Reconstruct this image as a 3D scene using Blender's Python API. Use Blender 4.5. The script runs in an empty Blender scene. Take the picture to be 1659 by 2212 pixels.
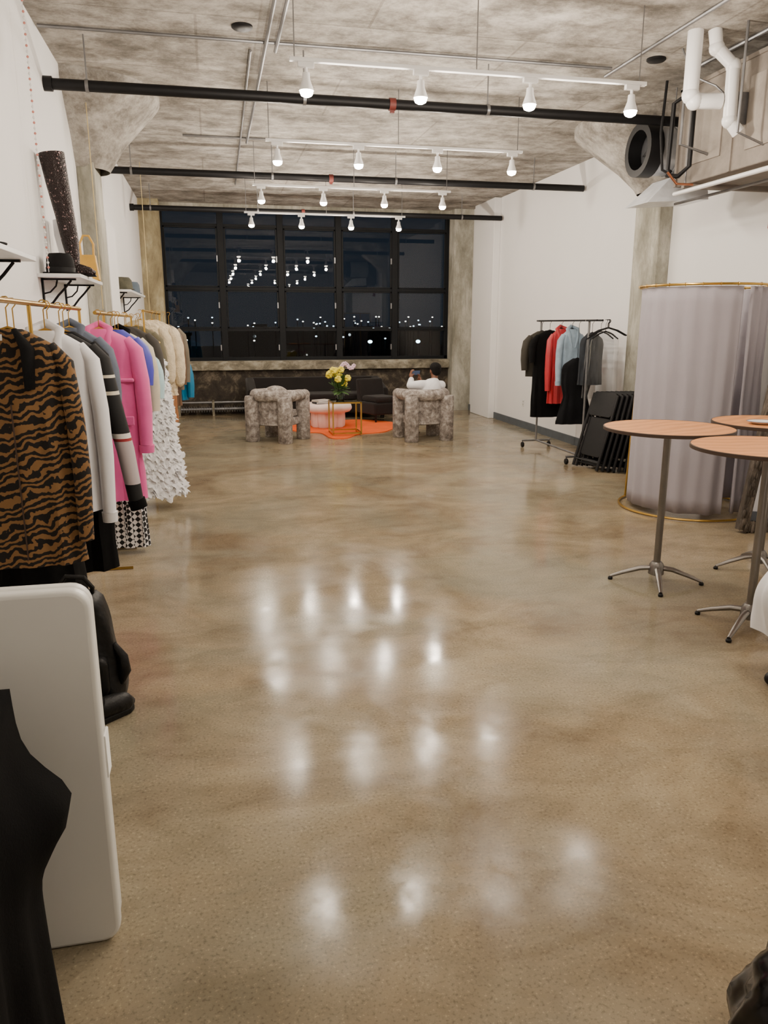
import bpy, bmesh, math, random
from mathutils import Vector, Matrix, noise
C = bpy.context.scene.collection
PI = math.pi
random.seed(7)
H = 1.62
XL, XR, YF, YB, ZC = -1.1, 4.82, 14.6, -4.0, 3.66

def S(r, g, b):
    f = lambda c: (c/255/12.92) if c/255 <= .04045 else ((c/255+.055)/1.055)**2.4
    return (f(r), f(g), f(b), 1)
def mul(c, k): return (min(c[0]*k, 1), min(c[1]*k, 1), min(c[2]*k, 1), 1)

# ---------------------------------------------------------------- materials
MATS = {}
def base(name):
    m = bpy.data.materials.new(name); m.use_nodes = True
    nt = m.node_tree
    return m, nt, nt.nodes['Principled BSDF'], nt.nodes['Material Output']
def nd(nt, t, **kw):
    n = nt.nodes.new(t)
    for k, v in kw.items(): setattr(n, k, v)
    return n
def ramp(nt, fac, stops, interp='LINEAR'):
    r = nt.nodes.new('ShaderNodeValToRGB'); r.color_ramp.interpolation = interp
    e = r.color_ramp.elements
    while len(e) > 1: e.remove(e[-1])
    e[0].position, e[0].color = stops[0]
    for p, c in stops[1:]:
        x = e.new(p); x.color = c
    nt.links.new(fac, r.inputs[0]); return r.outputs[0]
def coords(nt, stretch=(1, 1, 1), rot=(0, 0, 0)):
    tc = nt.nodes.new('ShaderNodeTexCoord'); mp = nt.nodes.new('ShaderNodeMapping')
    mp.inputs['Scale'].default_value = stretch; mp.inputs['Rotation'].default_value = rot
    nt.links.new(tc.outputs['Object'], mp.inputs[0]); return mp.outputs[0]
def noisen(nt, co, scale, detail=6, dist=0, rough=.55):
    n = nd(nt, 'ShaderNodeTexNoise'); n.inputs['Scale'].default_value = scale
    n.inputs['Detail'].default_value = detail; n.inputs['Distortion'].default_value = dist
    n.inputs['Roughness'].default_value = rough
    nt.links.new(co, n.inputs['Vector']); return n.outputs['Fac']
def mix(nt, fac, a, b, mode='MIX'):
    m = nt.nodes.new('ShaderNodeMix'); m.data_type = 'RGBA'; m.blend_type = mode
    for s, v in ((m.inputs[0], fac), (m.inputs[6], a), (m.inputs[7], b)):
        if hasattr(v, 'links'): nt.links.new(v, s)
        else: s.default_value = v
    return m.outputs[2]
def bumpn(nt, b, h, strength=.3, dist=.01):
    bp = nt.nodes.new('ShaderNodeBump'); bp.inputs['Strength'].default_value = strength
    bp.inputs['Distance'].default_value = dist
    nt.links.new(h, bp.inputs['Height']); nt.links.new(bp.outputs[0], b.inputs['Normal'])
def M(name, col, rough=.6, metal=0, var=.12, scale=8, bump=0, bscale=60, emit=0, stretch=(1, 1, 1), sheen=0, spec=.5):
    if name in MATS: return MATS[name]
    m, nt, b, o = base(name)
    co = coords(nt, stretch); f = noisen(nt, co, scale)
    c = ramp(nt, f, [(.3, mul(col, 1-var)), (.7, mul(col, 1+var))])
    nt.links.new(c, b.inputs['Base Color'])
    b.inputs['Roughness'].default_value = rough; b.inputs['Metallic'].default_value = metal
    b.inputs['Specular IOR Level'].default_value = spec
    if sheen: b.inputs['Sheen Weight'].default_value = sheen
    if bump: bumpn(nt, b, noisen(nt, co, bscale, 4), bump, .01)
    if emit:
        b.inputs['Emission Color'].default_value = col; b.inputs['Emission Strength'].default_value = emit
    MATS[name] = m; return m

def floor_mat():
    m, nt, b, o = base('polished_concrete'); co = coords(nt)
    f = noisen(nt, co, 1.0, 10, 1.0, .64)
    c = ramp(nt, f, [(.30, S(118, 102, 80)), (.45, S(139, 124, 101)), (.56, S(152, 138, 114)), (.72, S(170, 157, 133))])
    g = ramp(nt, noisen(nt, co, .7, 6, .7), [(.44, (0, 0, 0, 1)), (.64, (.65, .65, .65, 1))])
    c = mix(nt, g, c, S(132, 130, 114))
    st = ramp(nt, noisen(nt, coords(nt, (1.0, 1.9, 1)), 1.9, 9, 1.0, .64), [(.32, (.78, .76, .73, 1)), (.5, (1, 1, 1, 1)), (.68, (1.14, 1.12, 1.08, 1))])
    c = mix(nt, .9, c, st, 'MULTIPLY')
    sp = ramp(nt, noisen(nt, co, 95, 3), [(.32, (.6, .6, .6, 1)), (.46, (1, 1, 1, 1)), (.60, (1.0, 1.0, 1.0, 1)), (.68, (1.5, 1.5, 1.45, 1))])
    c = mix(nt, .8, c, sp, 'MULTIPLY')
    nt.links.new(c, b.inputs['Base Color'])
    r = ramp(nt, noisen(nt, co, 1.7, 7, .5, .62), [(.36, (.09, .09, .09, 1)), (.66, (.24, .24, .24, 1))])
    nt.links.new(r, b.inputs['Roughness'])
    s = ramp(nt, noisen(nt, co, 3.5, 10, .3, .8), [(.38, (.05, .05, .05, 1)), (.62, (.30, .30, .30, 1))])
    nt.links.new(s, b.inputs['Specular IOR Level'])
    return m
def ceil_mat(name='raw_ceiling_concrete', bricks=True, k=1.0):
    m, nt, b, o = base(name); co = coords(nt); cs = coords(nt, (.95, 1.15, 1.1))
    f = noisen(nt, cs, 3.2, 15, .1, .78)
    c = ramp(nt, f, [(.34, mul(S(112, 107, 101), k)), (.45, mul(S(150, 145, 138), k)), (.53, mul(S(180, 175, 168), k)), (.64, mul(S(208, 204, 198), k))])
    f2 = noisen(nt, co, 1.1, 12, .3, .74)
    c = mix(nt, 1.0, c, ramp(nt, f2, [(.41, (.60, .585, .565, 1)), (.48, (.82, .805, .785, 1)), (.55, (1, 1, 1, 1))]), 'MULTIPLY')
    if bricks:
        bd = ramp(nt, noisen(nt, coords(nt, (.15, 6, 1)), 1.3, 3, 0, .5), [(.40, (.90, .89, .88, 1)), (.52, (1, 1, 1, 1))])
        c = mix(nt, .4, c, bd, 'MULTIPLY')
        br = nd(nt, 'ShaderNodeTexBrick'); nt.links.new(co, br.inputs['Vector'])
        br.inputs['Scale'].default_value = 1; br.inputs['Mortar Size'].default_value = .010
        br.inputs['Brick Width'].default_value = 2.4; br.inputs['Row Height'].default_value = 1.2
        br.inputs['Color1'].default_value = (1, 1, 1, 1); br.inputs['Color2'].default_value = (.90, .895, .88, 1)
        br.inputs['Mortar'].default_value = (.62, .60, .58, 1)
        c = mix(nt, .8, c, br.outputs['Color'], 'MULTIPLY')
    nt.links.new(c, b.inputs['Base Color']); b.inputs['Roughness'].default_value = .85
    bumpn(nt, b, f, .5, .03)
    return m
def conc_mat(name, a, bb, cc, st=(1, 1, .4), sc=3, bump=.6):
    m, nt, b, o = base(name); co = coords(nt, st)
    f = noisen(nt, co, sc, 12, .3, .72)
    c = ramp(nt, f, [(.34, a), (.5, bb), (.64, cc)])
    nt.links.new(c, b.inputs['Base Color']); b.inputs['Roughness'].default_value = .85
    if bump: bumpn(nt, b, noisen(nt, co, sc*4, 8), bump, .02)
    return m
def wave_mat(name, c1, c2, scale, dist, rot=(0, 0, 0), rough=.7, lo=.42, hi=.5, detail=3):
    m, nt, b, o = base(name); co = coords(nt, (1, 1, 1), rot)
    w = nd(nt, 'ShaderNodeTexWave', wave_type='BANDS', bands_direction='Z')
    w.inputs['Scale'].default_value = scale; w.inputs['Distortion'].default_value = dist
    w.inputs['Detail'].default_value = detail; w.inputs['Detail Scale'].default_value = 1.3
    nt.links.new(co, w.inputs['Vector'])
    c = ramp(nt, w.outputs['Fac'], [(lo, c1), (hi, c2)])
    nt.links.new(c, b.inputs['Base Color']); b.inputs['Roughness'].default_value = rough
    return m
def check_mat(name, c1, c2, scale):
    m, nt, b, o = base(name); co = coords(nt, (1, 1, 1), (0, .78, 0))
    k = nd(nt, 'ShaderNodeTexChecker'); k.inputs['Scale'].default_value = scale
    k.inputs['Color1'].default_value = c1; k.inputs['Color2'].default_value = c2
    nt.links.new(co, k.inputs['Vector'])
    nt.links.new(k.outputs['Color'], b.inputs['Base Color']); b.inputs['Roughness'].default_value = .8
    return m
def band_mat(name, stops, zmax):
    m, nt, b, o = base(name)
    tc = nt.nodes.new('ShaderNodeTexCoord'); sx = nt.nodes.new('ShaderNodeSeparateXYZ')
    nt.links.new(tc.outputs['Object'], sx.inputs[0])
    d = nd(nt, 'ShaderNodeMath', operation='DIVIDE'); d.inputs[1].default_value = zmax
    nt.links.new(sx.outputs['Z'], d.inputs[0])
    c = ramp(nt, d.outputs[0], [(z/zmax, col) for z, col in stops], 'CONSTANT')
    nt.links.new(c, b.inputs['Base Color']); b.inputs['Roughness'].default_value = .85
    return m
def glass_mat(name, tint, ior=1.5, rough=0, extra=0):
    m, nt, b, o = base(name); nt.nodes.remove(b)
    t = nd(nt, 'ShaderNodeBsdfTransparent'); t.inputs[0].default_value = tint
    g = nd(nt, 'ShaderNodeBsdfGlossy'); g.inputs['Roughness'].default_value = rough
    fr = nd(nt, 'ShaderNodeFresnel'); fr.inputs[0].default_value = ior
    a = nd(nt, 'ShaderNodeMath', operation='ADD', use_clamp=True); a.inputs[1].default_value = extra
    nt.links.new(fr.outputs[0], a.inputs[0])
    mx = nt.nodes.new('ShaderNodeMixShader')
    nt.links.new(a.outputs[0], mx.inputs[0]); nt.links.new(t.outputs[0], mx.inputs[1]); nt.links.new(g.outputs[0], mx.inputs[2])
    nt.links.new(mx.outputs[0], o.inputs[0]); return m
def spark_mat(name, c1, c2, scale):
    m, nt, b, o = base(name); co = coords(nt)
    v = nd(nt, 'ShaderNodeTexVoronoi'); v.inputs['Scale'].default_value = scale
    nt.links.new(co, v.inputs['Vector'])
    c = ramp(nt, v.outputs['Color'], [(.0, c1), (.84, c1), (.9, c2)])
    nt.links.new(c, b.inputs['Base Color']); b.inputs['Metallic'].default_value = .4; b.inputs['Roughness'].default_value = .35
    bumpn(nt, b, v.outputs['Distance'], .6, .01); return m
def citywin_mat():
    m, nt, b, o = base('night_facade'); co = coords(nt)
    v = nd(nt, 'ShaderNodeTexVoronoi'); v.inputs['Scale'].default_value = .35
    nt.links.new(co, v.inputs['Vector'])
    e = ramp(nt, v.outputs['Distance'], [(0, (1, 1, 1, 1)), (.10, (1, 1, 1, 1)), (.13, (0, 0, 0, 1))])
    c = ramp(nt, v.outputs['Color'], [(0, (0, 0, 0, 1)), (.55, (0, 0, 0, 1)), (.6, (1, .8, .5, 1)), (.9, (.7, .9, 1, 1))])
    nt.links.new(mix(nt, 1.0, e, c, 'MULTIPLY'), b.inputs['Emission Color'])
    b.inputs['Emission Strength'].default_value = 1.2
    b.inputs['Base Color'].default_value = (.01, .011, .013, 1); return m

m_floor = floor_mat(); m_ceil = ceil_mat(); m_cap = ceil_mat('capital_concrete', False, .92)
m_wall = M('white_paint', S(234, 233, 232), .75, var=.02, scale=1.2, bump=.05, bscale=30)
m_conc = conc_mat('grey_concrete', S(118, 116, 103), S(156, 153, 140), S(194, 191, 180))
m_sill = conc_mat('sill_concrete', S(66, 60, 50), S(124, 117, 100), S(172, 166, 148), (.6, 1, 1), 5)
m_dark = conc_mat('dark_rough_concrete', S(30, 26, 22), S(56, 48, 39), S(112, 102, 86), (1, 1, 1), 5)
m_black = M('black_metal', S(20, 20, 22), .5, .2, spec=.3)
m_frame = M('window_steel', S(20, 22, 25), .6, .0, spec=.2)
m_white = M('white_enamel', S(225, 225, 225), .35, var=.03)
m_galv = M('galvanised_steel', S(132, 132, 134), .4, .7, var=.2)
m_gold = M('brushed_gold', S(198, 160, 80), .3, .9, var=.08)
m_bulb = M('bulb_glow', (1, .89, .72, 1), .4, emit=60)
m_glass = glass_mat('window_glass', (.82, .88, .94, 1), 1.5, 0, 0)
m_clear = glass_mat('clear_plastic', (.94, .95, .96, 1), 1.18, .15, .03)
m_vase = glass_mat('vase_glass', (.7, .8, .75, 1), 1.5, .02, .05)
m_plastic = M('white_plastic', S(236, 236, 232), .35, var=.02, scale=3)
m_blackcloth = M('black_cloth', S(11, 11, 12), .95, var=.3, scale=5, bump=.2, bscale=200, spec=.15)
m_leather = M('black_leather', S(13, 13, 14), .5, var=.2, bump=.4, bscale=40, spec=.3)
m_arm = conc_mat('mottled_upholstery', S(92, 84, 80), S(148, 139, 133), S(198, 191, 186), (1, 1, 1), 16, 0)
m_sofa = M('dark_velvet', S(26, 22, 21), .8, var=.25, scale=3, sheen=.1, spec=.2)
m_pink = M('blush_upholstery', S(242, 218, 210), .6, var=.05)
m_rug = M('orange_rug', S(228, 94, 24), .95, var=.1, scale=5)
m_skin = M('skin', S(112, 72, 52), .5, var=.06)
m_hair = M('black_hair', S(14, 12, 12), .8, var=.3, scale=60, bump=.8, bscale=150, spec=.2)
m_tiger = wave_mat('tiger_print', S(126, 92, 54), S(16, 11, 9), 9.5, 12, (0, .3, 0), .9, .40, .50, 3)
m_hound = check_mat('black_white_check', S(20, 20, 22), S(225, 222, 222), 34)
m_wood = wave_mat('birch_plywood', S(220, 152, 92), S(204, 136, 78), 3, 4, (PI/2, 0, .3), .4, .2, .8)
m_curt = M('mauve_curtain', S(158, 153, 161), .9, var=.04, scale=2, bump=.1, bscale=150)
m_bark = conc_mat('shaggy_brown', S(44, 38, 33), S(80, 72, 64), S(128, 118, 107), (1, 1, .25), 14)
m_seq = spark_mat('brown_sequins', S(34, 22, 22), S(170, 140, 140), 120)
m_duct = conc_mat('duct_panel', S(108, 101, 94), S(126, 118, 110), S(142, 134, 125), (1, 1, 1), 1.5, 0)

# ---------------------------------------------------------------- mesh builder
class MB:
    def __init__(s): s.bm = bmesh.new()
    def face(s, vs):
        try: return s.bm.faces.new(vs)
        except ValueError: return None
    def box(s, x0, x1, y0, y1, z0, z1, mx=None):
        co = [(x, y, z) for x in (x0, x1) for y in (y0, y1) for z in (z0, z1)]
        v = [s.bm.verts.new((mx @ Vector(c)) if mx else c) for c in co]
        for f in ((0, 1, 3, 2), (4, 6, 7, 5), (0, 4, 5, 1), (2, 3, 7, 6), (0, 2, 6, 4), (1, 5, 7, 3)):
            s.face([v[i] for i in f])
        return s
    def rings(s, rs, close=True, cap0=False, cap1=False):
        V = [[s.bm.verts.new(p) for p in r] for r in rs]
        n = len(V[0])
        for a, b in zip(V, V[1:]):
            for i in range(n if close else n-1):
                j = (i+1) % n
                s.face([a[i], a[j], b[j], b[i]])
        if cap0: s.face(V[0][::-1])
        if cap1: s.face(V[-1])
        return s
    def tube(s, pts, r, n=8, flat=1.0, caps=True):
        P = [Vector(p) for p in pts]; R = r if isinstance(r, (list, tuple)) else [r]*len(P)
        up = None; rs = []
        for i, p in enumerate(P):
            t = (P[min(i+1, len(P)-1)]-P[max(i-1, 0)]).normalized()
            if up is None:
                a = Vector((0, 0, 1)) if abs(t.z) < .9 else Vector((0, 1, 0))
                up = (a-t*a.dot(t)).normalized()
            else: up = (up-t*up.dot(t)).normalized()
            sd = t.cross(up)
            rs.append([p+(sd*math.cos(2*PI*k/n)+up*flat*math.sin(2*PI*k/n))*R[i] for k in range(n)])
        return s.rings(rs, True, caps, caps)
    def lathe(s, prof, n=24, c=(0, 0, 0), a0=0, a1=2*PI, mx=None, caps=True):
        full = abs(a1-a0-2*PI) < 1e-6; m = n if full else n+1
        rs = []
        for r, z in prof:
            ring = []
            for k in range(m):
                a = a0+(a1-a0)*k/n
                p = Vector((c[0]+max(r, .0005)*math.cos(a), c[1]+max(r, .0005)*math.sin(a), c[2]+z))
                ring.append(mx @ p if mx else p)
            rs.append(ring)
        return s.rings(rs, full, caps and full, caps and full)
    def ball(s, c, rx, ry=None, rz=None, n=16, m=10, mx=None):
        ry = ry or rx; rz = rz or rx; rs = []
        for j in range(m+1):
            t = PI*j/m; q = max(math.sin(t), .004)
            rs.append([(mx or Matrix()) @ Vector((rx*q*math.cos(2*PI*k/n), ry*q*math.sin(2*PI*k/n), rz*math.cos(t)))+Vector(c) for k in range(n)])
        return s.rings(rs, True, True, True)
    def cap(s, p0, p1, r0, r1, n=14):
        p0, p1 = Vector(p0), Vector(p1); L = (p1-p0).length; q = (p1-p0).to_track_quat('Z', 'Y')
        prof = [(r0*math.sin(a), -r0*math.cos(a)) for a in [PI/2*k/5 for k in range(6)]]
        prof += [(r1*math.cos(a), L+r1*math.sin(a)) for a in [PI/2*k/5 for k in range(6)]]
        return s.lathe(prof, n, (0, 0, 0), mx=Matrix.Translation(p0) @ q.to_matrix().to_4x4())
    def prism(s, poly, axis, a, b):
        f = {'x': lambda p, t: (t, p[0], p[1]), 'y': lambda p, t: (p[0], t, p[1]), 'z': lambda p, t: (p[0], p[1], t)}[axis]
        return s.rings([[f(p, a) for p in poly], [f(p, b) for p in poly]], True, True, True)
    def build(s, name, mat, parent=None, bevel=0, loc=None, sub=0, solid=0, remesh=0, ang=40):
        bmesh.ops.recalc_face_normals(s.bm, faces=s.bm.faces[:])
        for f in s.bm.faces: f.smooth = True
        for e in s.bm.edges:
            if len(e.link_faces) == 2 and e.calc_face_angle(0) > math.radians(ang): e.smooth = False
        me = bpy.data.meshes.new(name); s.bm.to_mesh(me); s.bm.free()
        o = bpy.data.objects.new(name, me); C.objects.link(o)
        if mat: me.materials.append(mat)
        if parent: o.parent = parent
        if loc: o.location = loc
        if remesh:
            r = o.modifiers.new('r', 'REMESH'); r.mode = 'VOXEL'; r.voxel_size = remesh; r.use_smooth_shade = True
            k = o.modifiers.new('s', 'SMOOTH'); k.factor = .6; k.iterations = 4
        if bevel:
            b = o.modifiers.new('b', 'BEVEL'); b.width = bevel; b.segments = 3; b.limit_method = 'ANGLE'
        if solid:
            b = o.modifiers.new('t', 'SOLIDIFY'); b.thickness = solid
        if sub:
            b = o.modifiers.new('u', 'SUBSURF'); b.levels = sub; b.render_levels = sub
        return o
def tag(o, label, cat, group=None):
    o['label'] = label; o['category'] = cat
    if group: o['group'] = group
    return o
def thing(name, label, cat, loc=(0, 0, 0), rot=(0, 0, 0), group=None):
    o = bpy.data.objects.new(name, None); C.objects.link(o); o.empty_display_size = .1
    o.location = loc; o.rotation_euler = rot
    return tag(o, label, cat, group)
def struct(o): o['kind'] = 'structure'; return o
def dup(root, loc, rot=None, label=None, group=None):
    kids = {}
    for o in list(C.objects):
        if o.parent: kids.setdefault(o.parent, []).append(o)
    def cp(o, par):
        c = o.copy(); C.objects.link(c)
        if par: c.parent = par
        for k in kids.get(o, []): cp(k, c)
        return c
    r = cp(root, None); r.location = loc
    if rot is not None: r.rotation_euler = rot
    if label: r['label'] = label
    if group: r['group'] = group
    return r
def arc(cx, cy, r, a0, a1, n): return [(cx+r*math.cos(math.radians(a0+(a1-a0)*k/n)), cy+r*math.sin(math.radians(a0+(a1-a0)*k/n))) for k in range(n+1)]
def rrect(x0, x1, z0, z1, r, n=6):
    return arc(x1-r, z1-r, r, 0, 90, n)+arc(x0+r, z1-r, r, 90, 180, n)+arc(x0+r, z0+r, r, 180, 270, n)+arc(x1-r, z0+r, r, 270, 360, n)
Ry = Matrix.Rotation(PI/2, 4, 'Y')

# ---------------------------------------------------------------- room shell
struct(MB().box(XL-.2, XR+.2, YB, YF+.3, -.2, 0).build('floor', m_floor))
struct(MB().box(XL-.2, XR+.2, YB, YF+.3, ZC, ZC+.2).build('ceiling', m_ceil))
struct(MB().box(XL-.2, XL, YB, YF, 0, ZC).build('wall_left', m_wall))
struct(MB().box(XR, XR+.2, YB, YF, 0, ZC).build('wall_right', m_wall))
struct(MB().box(XL, XR, YB-.2, YB, 0, ZC).build('wall_back', m_wall))
WX0, WX1, WZ0, WZ1 = -.8, 4.46, .965, 3.6
wf = MB().box(XL, XR, YF, YF+.3, 0, WZ0).box(XL, WX0, YF, YF+.3, WZ0, ZC).box(WX1, XR, YF, YF+.3, WZ0, ZC).box(WX0, WX1, YF, YF+.3, WZ1, ZC)
struct(wf.build('wall_far', m_conc))
struct(MB().box(XL+.36, XR-.37, YF-.05, YF, 0, .80).build('trim_1', m_dark))
struct(MB().box(XL+.36, XR-.37, YF-.14, YF, .80, .965).build('trim_2', m_sill, bevel=.01))
struct(MB().box(XR-.02, XR, 8.3, YF, 0, .11).build('baseboard_right', M('grey_baseboard', S(86, 92, 98), .6)))
struct(MB().box(XR-.02, XR, YB, 7.75, 0, .11).build('baseboard_right_near', MATS['grey_baseboard']))
struct(MB().box(XL, WX0+.03, 14.25, YF, 0, ZC).build('trim_3', conc_mat('ochre_concrete', S(122, 110, 84), S(158, 146, 114), S(188, 178, 148))))
struct(MB().box(WX1-.01, XR, 14.3, YF, 0, ZC).build('trim_4', m_conc))
struct(MB().box(XR-.12, XR, 12.9, 13.9, 0, ZC).build('trim_5', m_wall, bevel=.01))
def column(side, y, nm, R):
    s = 1 if side == 'r' else -1
    xw = XR if s > 0 else XL
    struct(MB().box(min(xw, xw-s*.15), max(xw, xw-s*.15), y-.25, y+.25, 0, 3.06).build('trim_'+nm, m_conc, bevel=.01))
    a0, a1 = (PI/2, 1.5*PI) if s > 0 else (-PI/2, PI/2)
    mb = MB().lathe([(.26, 2.98), (.30, 3.04), (.26+(R-.26)*.30, 3.20), (.26+(R-.26)*.72, 3.42), (R*.97, 3.54), (R, 3.58), (R, ZC)], 20, (xw, y, 0), a0, a1)
    struct(mb.build('trim_capital_'+nm, m_cap, ang=25))
column('l', 8.03, '6', .74); column('r', 8.03, '7', .95); column('l', 2.0, '8', .74); column('r', 2.0, '9', .95)
struct(MB().box(XL, XL+.16, 8.28, 9.0, 0, 2.6).build('trim_10', m_wall, bevel=.005))

# window
win = bpy.data.objects.new('window_1', None); C.objects.link(win); win.location = (0, YF+.1, 0); struct(win)
fr = MB().box(WX0, WX1, -.05, .06, WZ0, WZ0+.06).box(WX0, WX1, -.05, .06, WZ1-.06, WZ1).box(WX0, WX0+.06, -.05, .06, WZ0, WZ1).box(WX1-.06, WX1, -.05, .06, WZ0, WZ1)
fr.build('window_frame', m_frame, win)
mxs = [.24, 1.29, 2.35, 3.41]
for x in mxs: MB().box(x-.055, x+.055, -.06, .06, WZ0, WZ1).build('mullion', m_frame, win, bevel=.006)
for z in (3.31, 2.235, 1.52): MB().box(WX0, WX1, -.04, .05, z-.025, z+.025).build('transom', m_frame, win)
edges = [WX0]+mxs+[WX1]
sm = MB()
for i in range(5):
    a, b = edges[i]+.06, edges[i+1]-.06
    for z0, z1 in ((1.55, 2.205), (2.265, 3.28)):
        sm.box(a, a+.025, -.055, 0, z0, z1).box(b-.025, b, -.055, 0, z0, z1).box(a, b, -.055, 0, z0, z0+.02).box(a, b, -.055, 0, z1-.02, z1)
sm.build('sash_frame', m_frame, win)
MB().rings([[(WX0, .015, WZ0), (WX1, .015, WZ0)], [(WX0, .015, WZ1), (WX1, .015, WZ1)]], False).build('glass_pane', m_glass, win)
for i in range(1, 5):
    for z in (1.15, 1.9, 2.7):
        MB().box(edges[i]-.085, edges[i]-.065, -.085, -.05, z, z+.1).build('latch', m_galv, win)

# outdoors at night
struct(MB().box(-160, 220, YF+2, 400, -9.2, -9).build('ground', M('night_ground', S(18, 19, 20), .9)))
mcity = citywin_mat()
bd = [(-30, 150, 26, 8.5), (2, 170, 22, 9.3), (26, 190, 30, 8.8), (52, 165, 20, 9.6), (76, 180, 26, 8.6), (-62, 170, 26, 9.5), (104, 170, 24, 9)]
blab = ['wide low dark building', 'squat building with few lit windows', 'long dark building near the middle of the skyline', 'taller dark block on the right', 'low wide block farther right', 'dark building at far left of the skyline', 'dark building at far right of the skyline']
for (x, y, w, h), lb in zip(bd, blab):
    t = thing('building', lb+' beyond the window at night', 'building', (x, y, -9), group='distant buildings beyond the window')
    MB().box(0, w, 0, 10, 0, h).build('wall', mcity, t)
    MB().box(-.3, w+.3, -.3, 10.3, h, h+.5).box(w*.3, w*.45, 3, 6, h+.5, h+1.3).build('roof', MATS['night_ground'], t)
mlw = M('lamp_white', (1, .93, .8, 1), emit=5); mlb = M('lamp_cool', (.7, .9, 1, 1), emit=4.5)
mlg = M('lamp_cyan', (.6, .92, 1, 1), emit=12)
proto = {}; usedl = []
def streetlight(x, y, z, big, cool):
    while any(abs(x-a)+abs(y-b) < 1.1 for a, b in usedl): y += .6
    usedl.append((x, y))
    key = (big, cool)
    lab = ('cool white' if cool else 'warm white')+(' floodlight' if big else ' street lamp')+' glowing in the night skyline beyond the window'
    if key not in proto:
        t = thing('street_lamp', lab, 'street lamp', (x, y, z), group=lab+'s')
        MB().tube([(0, 0, -11), (0, 0, -.1)], .08, 6).build('pole', m_frame, t)
        r = .30 if big else .13
        MB().ball((0, -.1, 0), r, r, r*.7, 10, 6).build('lamp_head', mlg if big else (mlb if cool else mlw), t)
        proto[key] = t
    else: dup(proto[key], (x, y, z))
for k in range(30):
    streetlight(-9+k*1.5+random.uniform(-1.4, 1.4), 120, 1.6+.7+random.uniform(-1.2, .5), False, random.random() < .4)
for k in range(26):
    streetlight(14+random.uniform(0, 20), 118, 1.6+random.uniform(-.6, 1.3), False, random.random() < .6)
for x, z in ((-3, -.3), (5.2, -.4), (8.6, -.1), (13, .1), (16.5, 0), (22, -.2)):
    streetlight(x, 100, z, False, x > 12)
for x, z in ((2.6, -2.9), (9.8, -2.8), (20, -.6), (26.4, -.6), (23.2, -.5)):
    streetlight(x, 100, z, True, True)

# ---------------------------------------------------------------- ceiling services
mrr = M('rust_red', S(96, 38, 32), .6)
def pipe_run(y, x1, order):
    t = thing('sprinkler_pipe', order+' black sprinkler pipe crossing under the concrete ceiling', 'pipe', (XL, y, 3.32), group='black sprinkler pipes')
    MB().tube([(0, 0, 0), (x1-XL, 0, 0)], .040, 12).build('pipe', m_black, t)
    for x in (.3, 1.9, 3.4, 5.2):
        if x < x1-XL-.1:
            MB().tube([(x, 0, .04), (x, 0, .34)], .006, 6).lathe([(.046, -.012), (.046, .012)], 14, mx=Matrix.Translation((x, 0, 0)) @ Ry).build('hanger', m_galv, t)
    MB().lathe([(.048, -.025), (.048, .025)], 14, mx=Matrix.Translation((2.6, 0, 0)) @ Ry).box(2.584, 2.616, -.016, .016, -.065, 0).build('fitting', mrr, t)
    MB().lathe([(.052, 0), (.052, .06)], 14, mx=Ry).build('end_collar', m_black, t)
pipe_run(6.56, XR, 'nearest'); pipe_run(9.85, XR-.03, 'second nearest'); pipe_run(12.8, XR-.03, 'farthest, near the window,')
def conduit(pts, r, lab):
    tag(MB().tube(pts, r, 8).build('conduit', m_galv), lab, 'conduit')
conduit([(.50, YB+.02, 3.62), (.50, 9.6, 3.62)], .014, 'thin steel conduit running lengthwise under the ceiling, left of the track lights')
conduit([(.58, YB+.02, 3.62), (.58, 6.5, 3.62)], .014, 'shorter steel conduit beside the long lengthwise one')
conduit([(XL+.02, 6.4, 3.645), (3.3, 6.4, 3.645)], .012, 'steel conduit crossing the ceiling just before the nearest black pipe')
conduit([(3.35, 2.0, 3.645), (3.35, 6.6, 3.645)], .014, 'steel conduit running lengthwise near the air unit')
conduit([(XL+.9, 9.5, 3.645), (XR-1.1, 9.5, 3.645)], .012, 'steel conduit crossing the ceiling by the second black pipe')
conduit([(.40, 6.6, 3.645), (.46, 12.5, 3.645)], .010, 'slim conduit continuing toward the window')
for x, lb in ((.32, 'left'), (3.55, 'right')):
    tag(MB().lathe([(.075, ZC), (.075, ZC-.012), (.065, ZC-.02), (.02, ZC-.022)], 20, (x, 6.15, 0)).build('ceiling_box_cover', m_black), 'round dark cover plate on ceiling, %s one of two' % lb, 'cover plate')
rows = [(5.22, 'nearest'), (7.39, 'second nearest'), (9.68, 'third'), (12.0, 'farthest'), (2.95, 'rearward'), (.3, 'rear')]
xs = [.65, 1.38, 2.12, 2.85]; nth = ['leftmost', 'second from left', 'third from left', 'rightmost']
head = None
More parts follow.
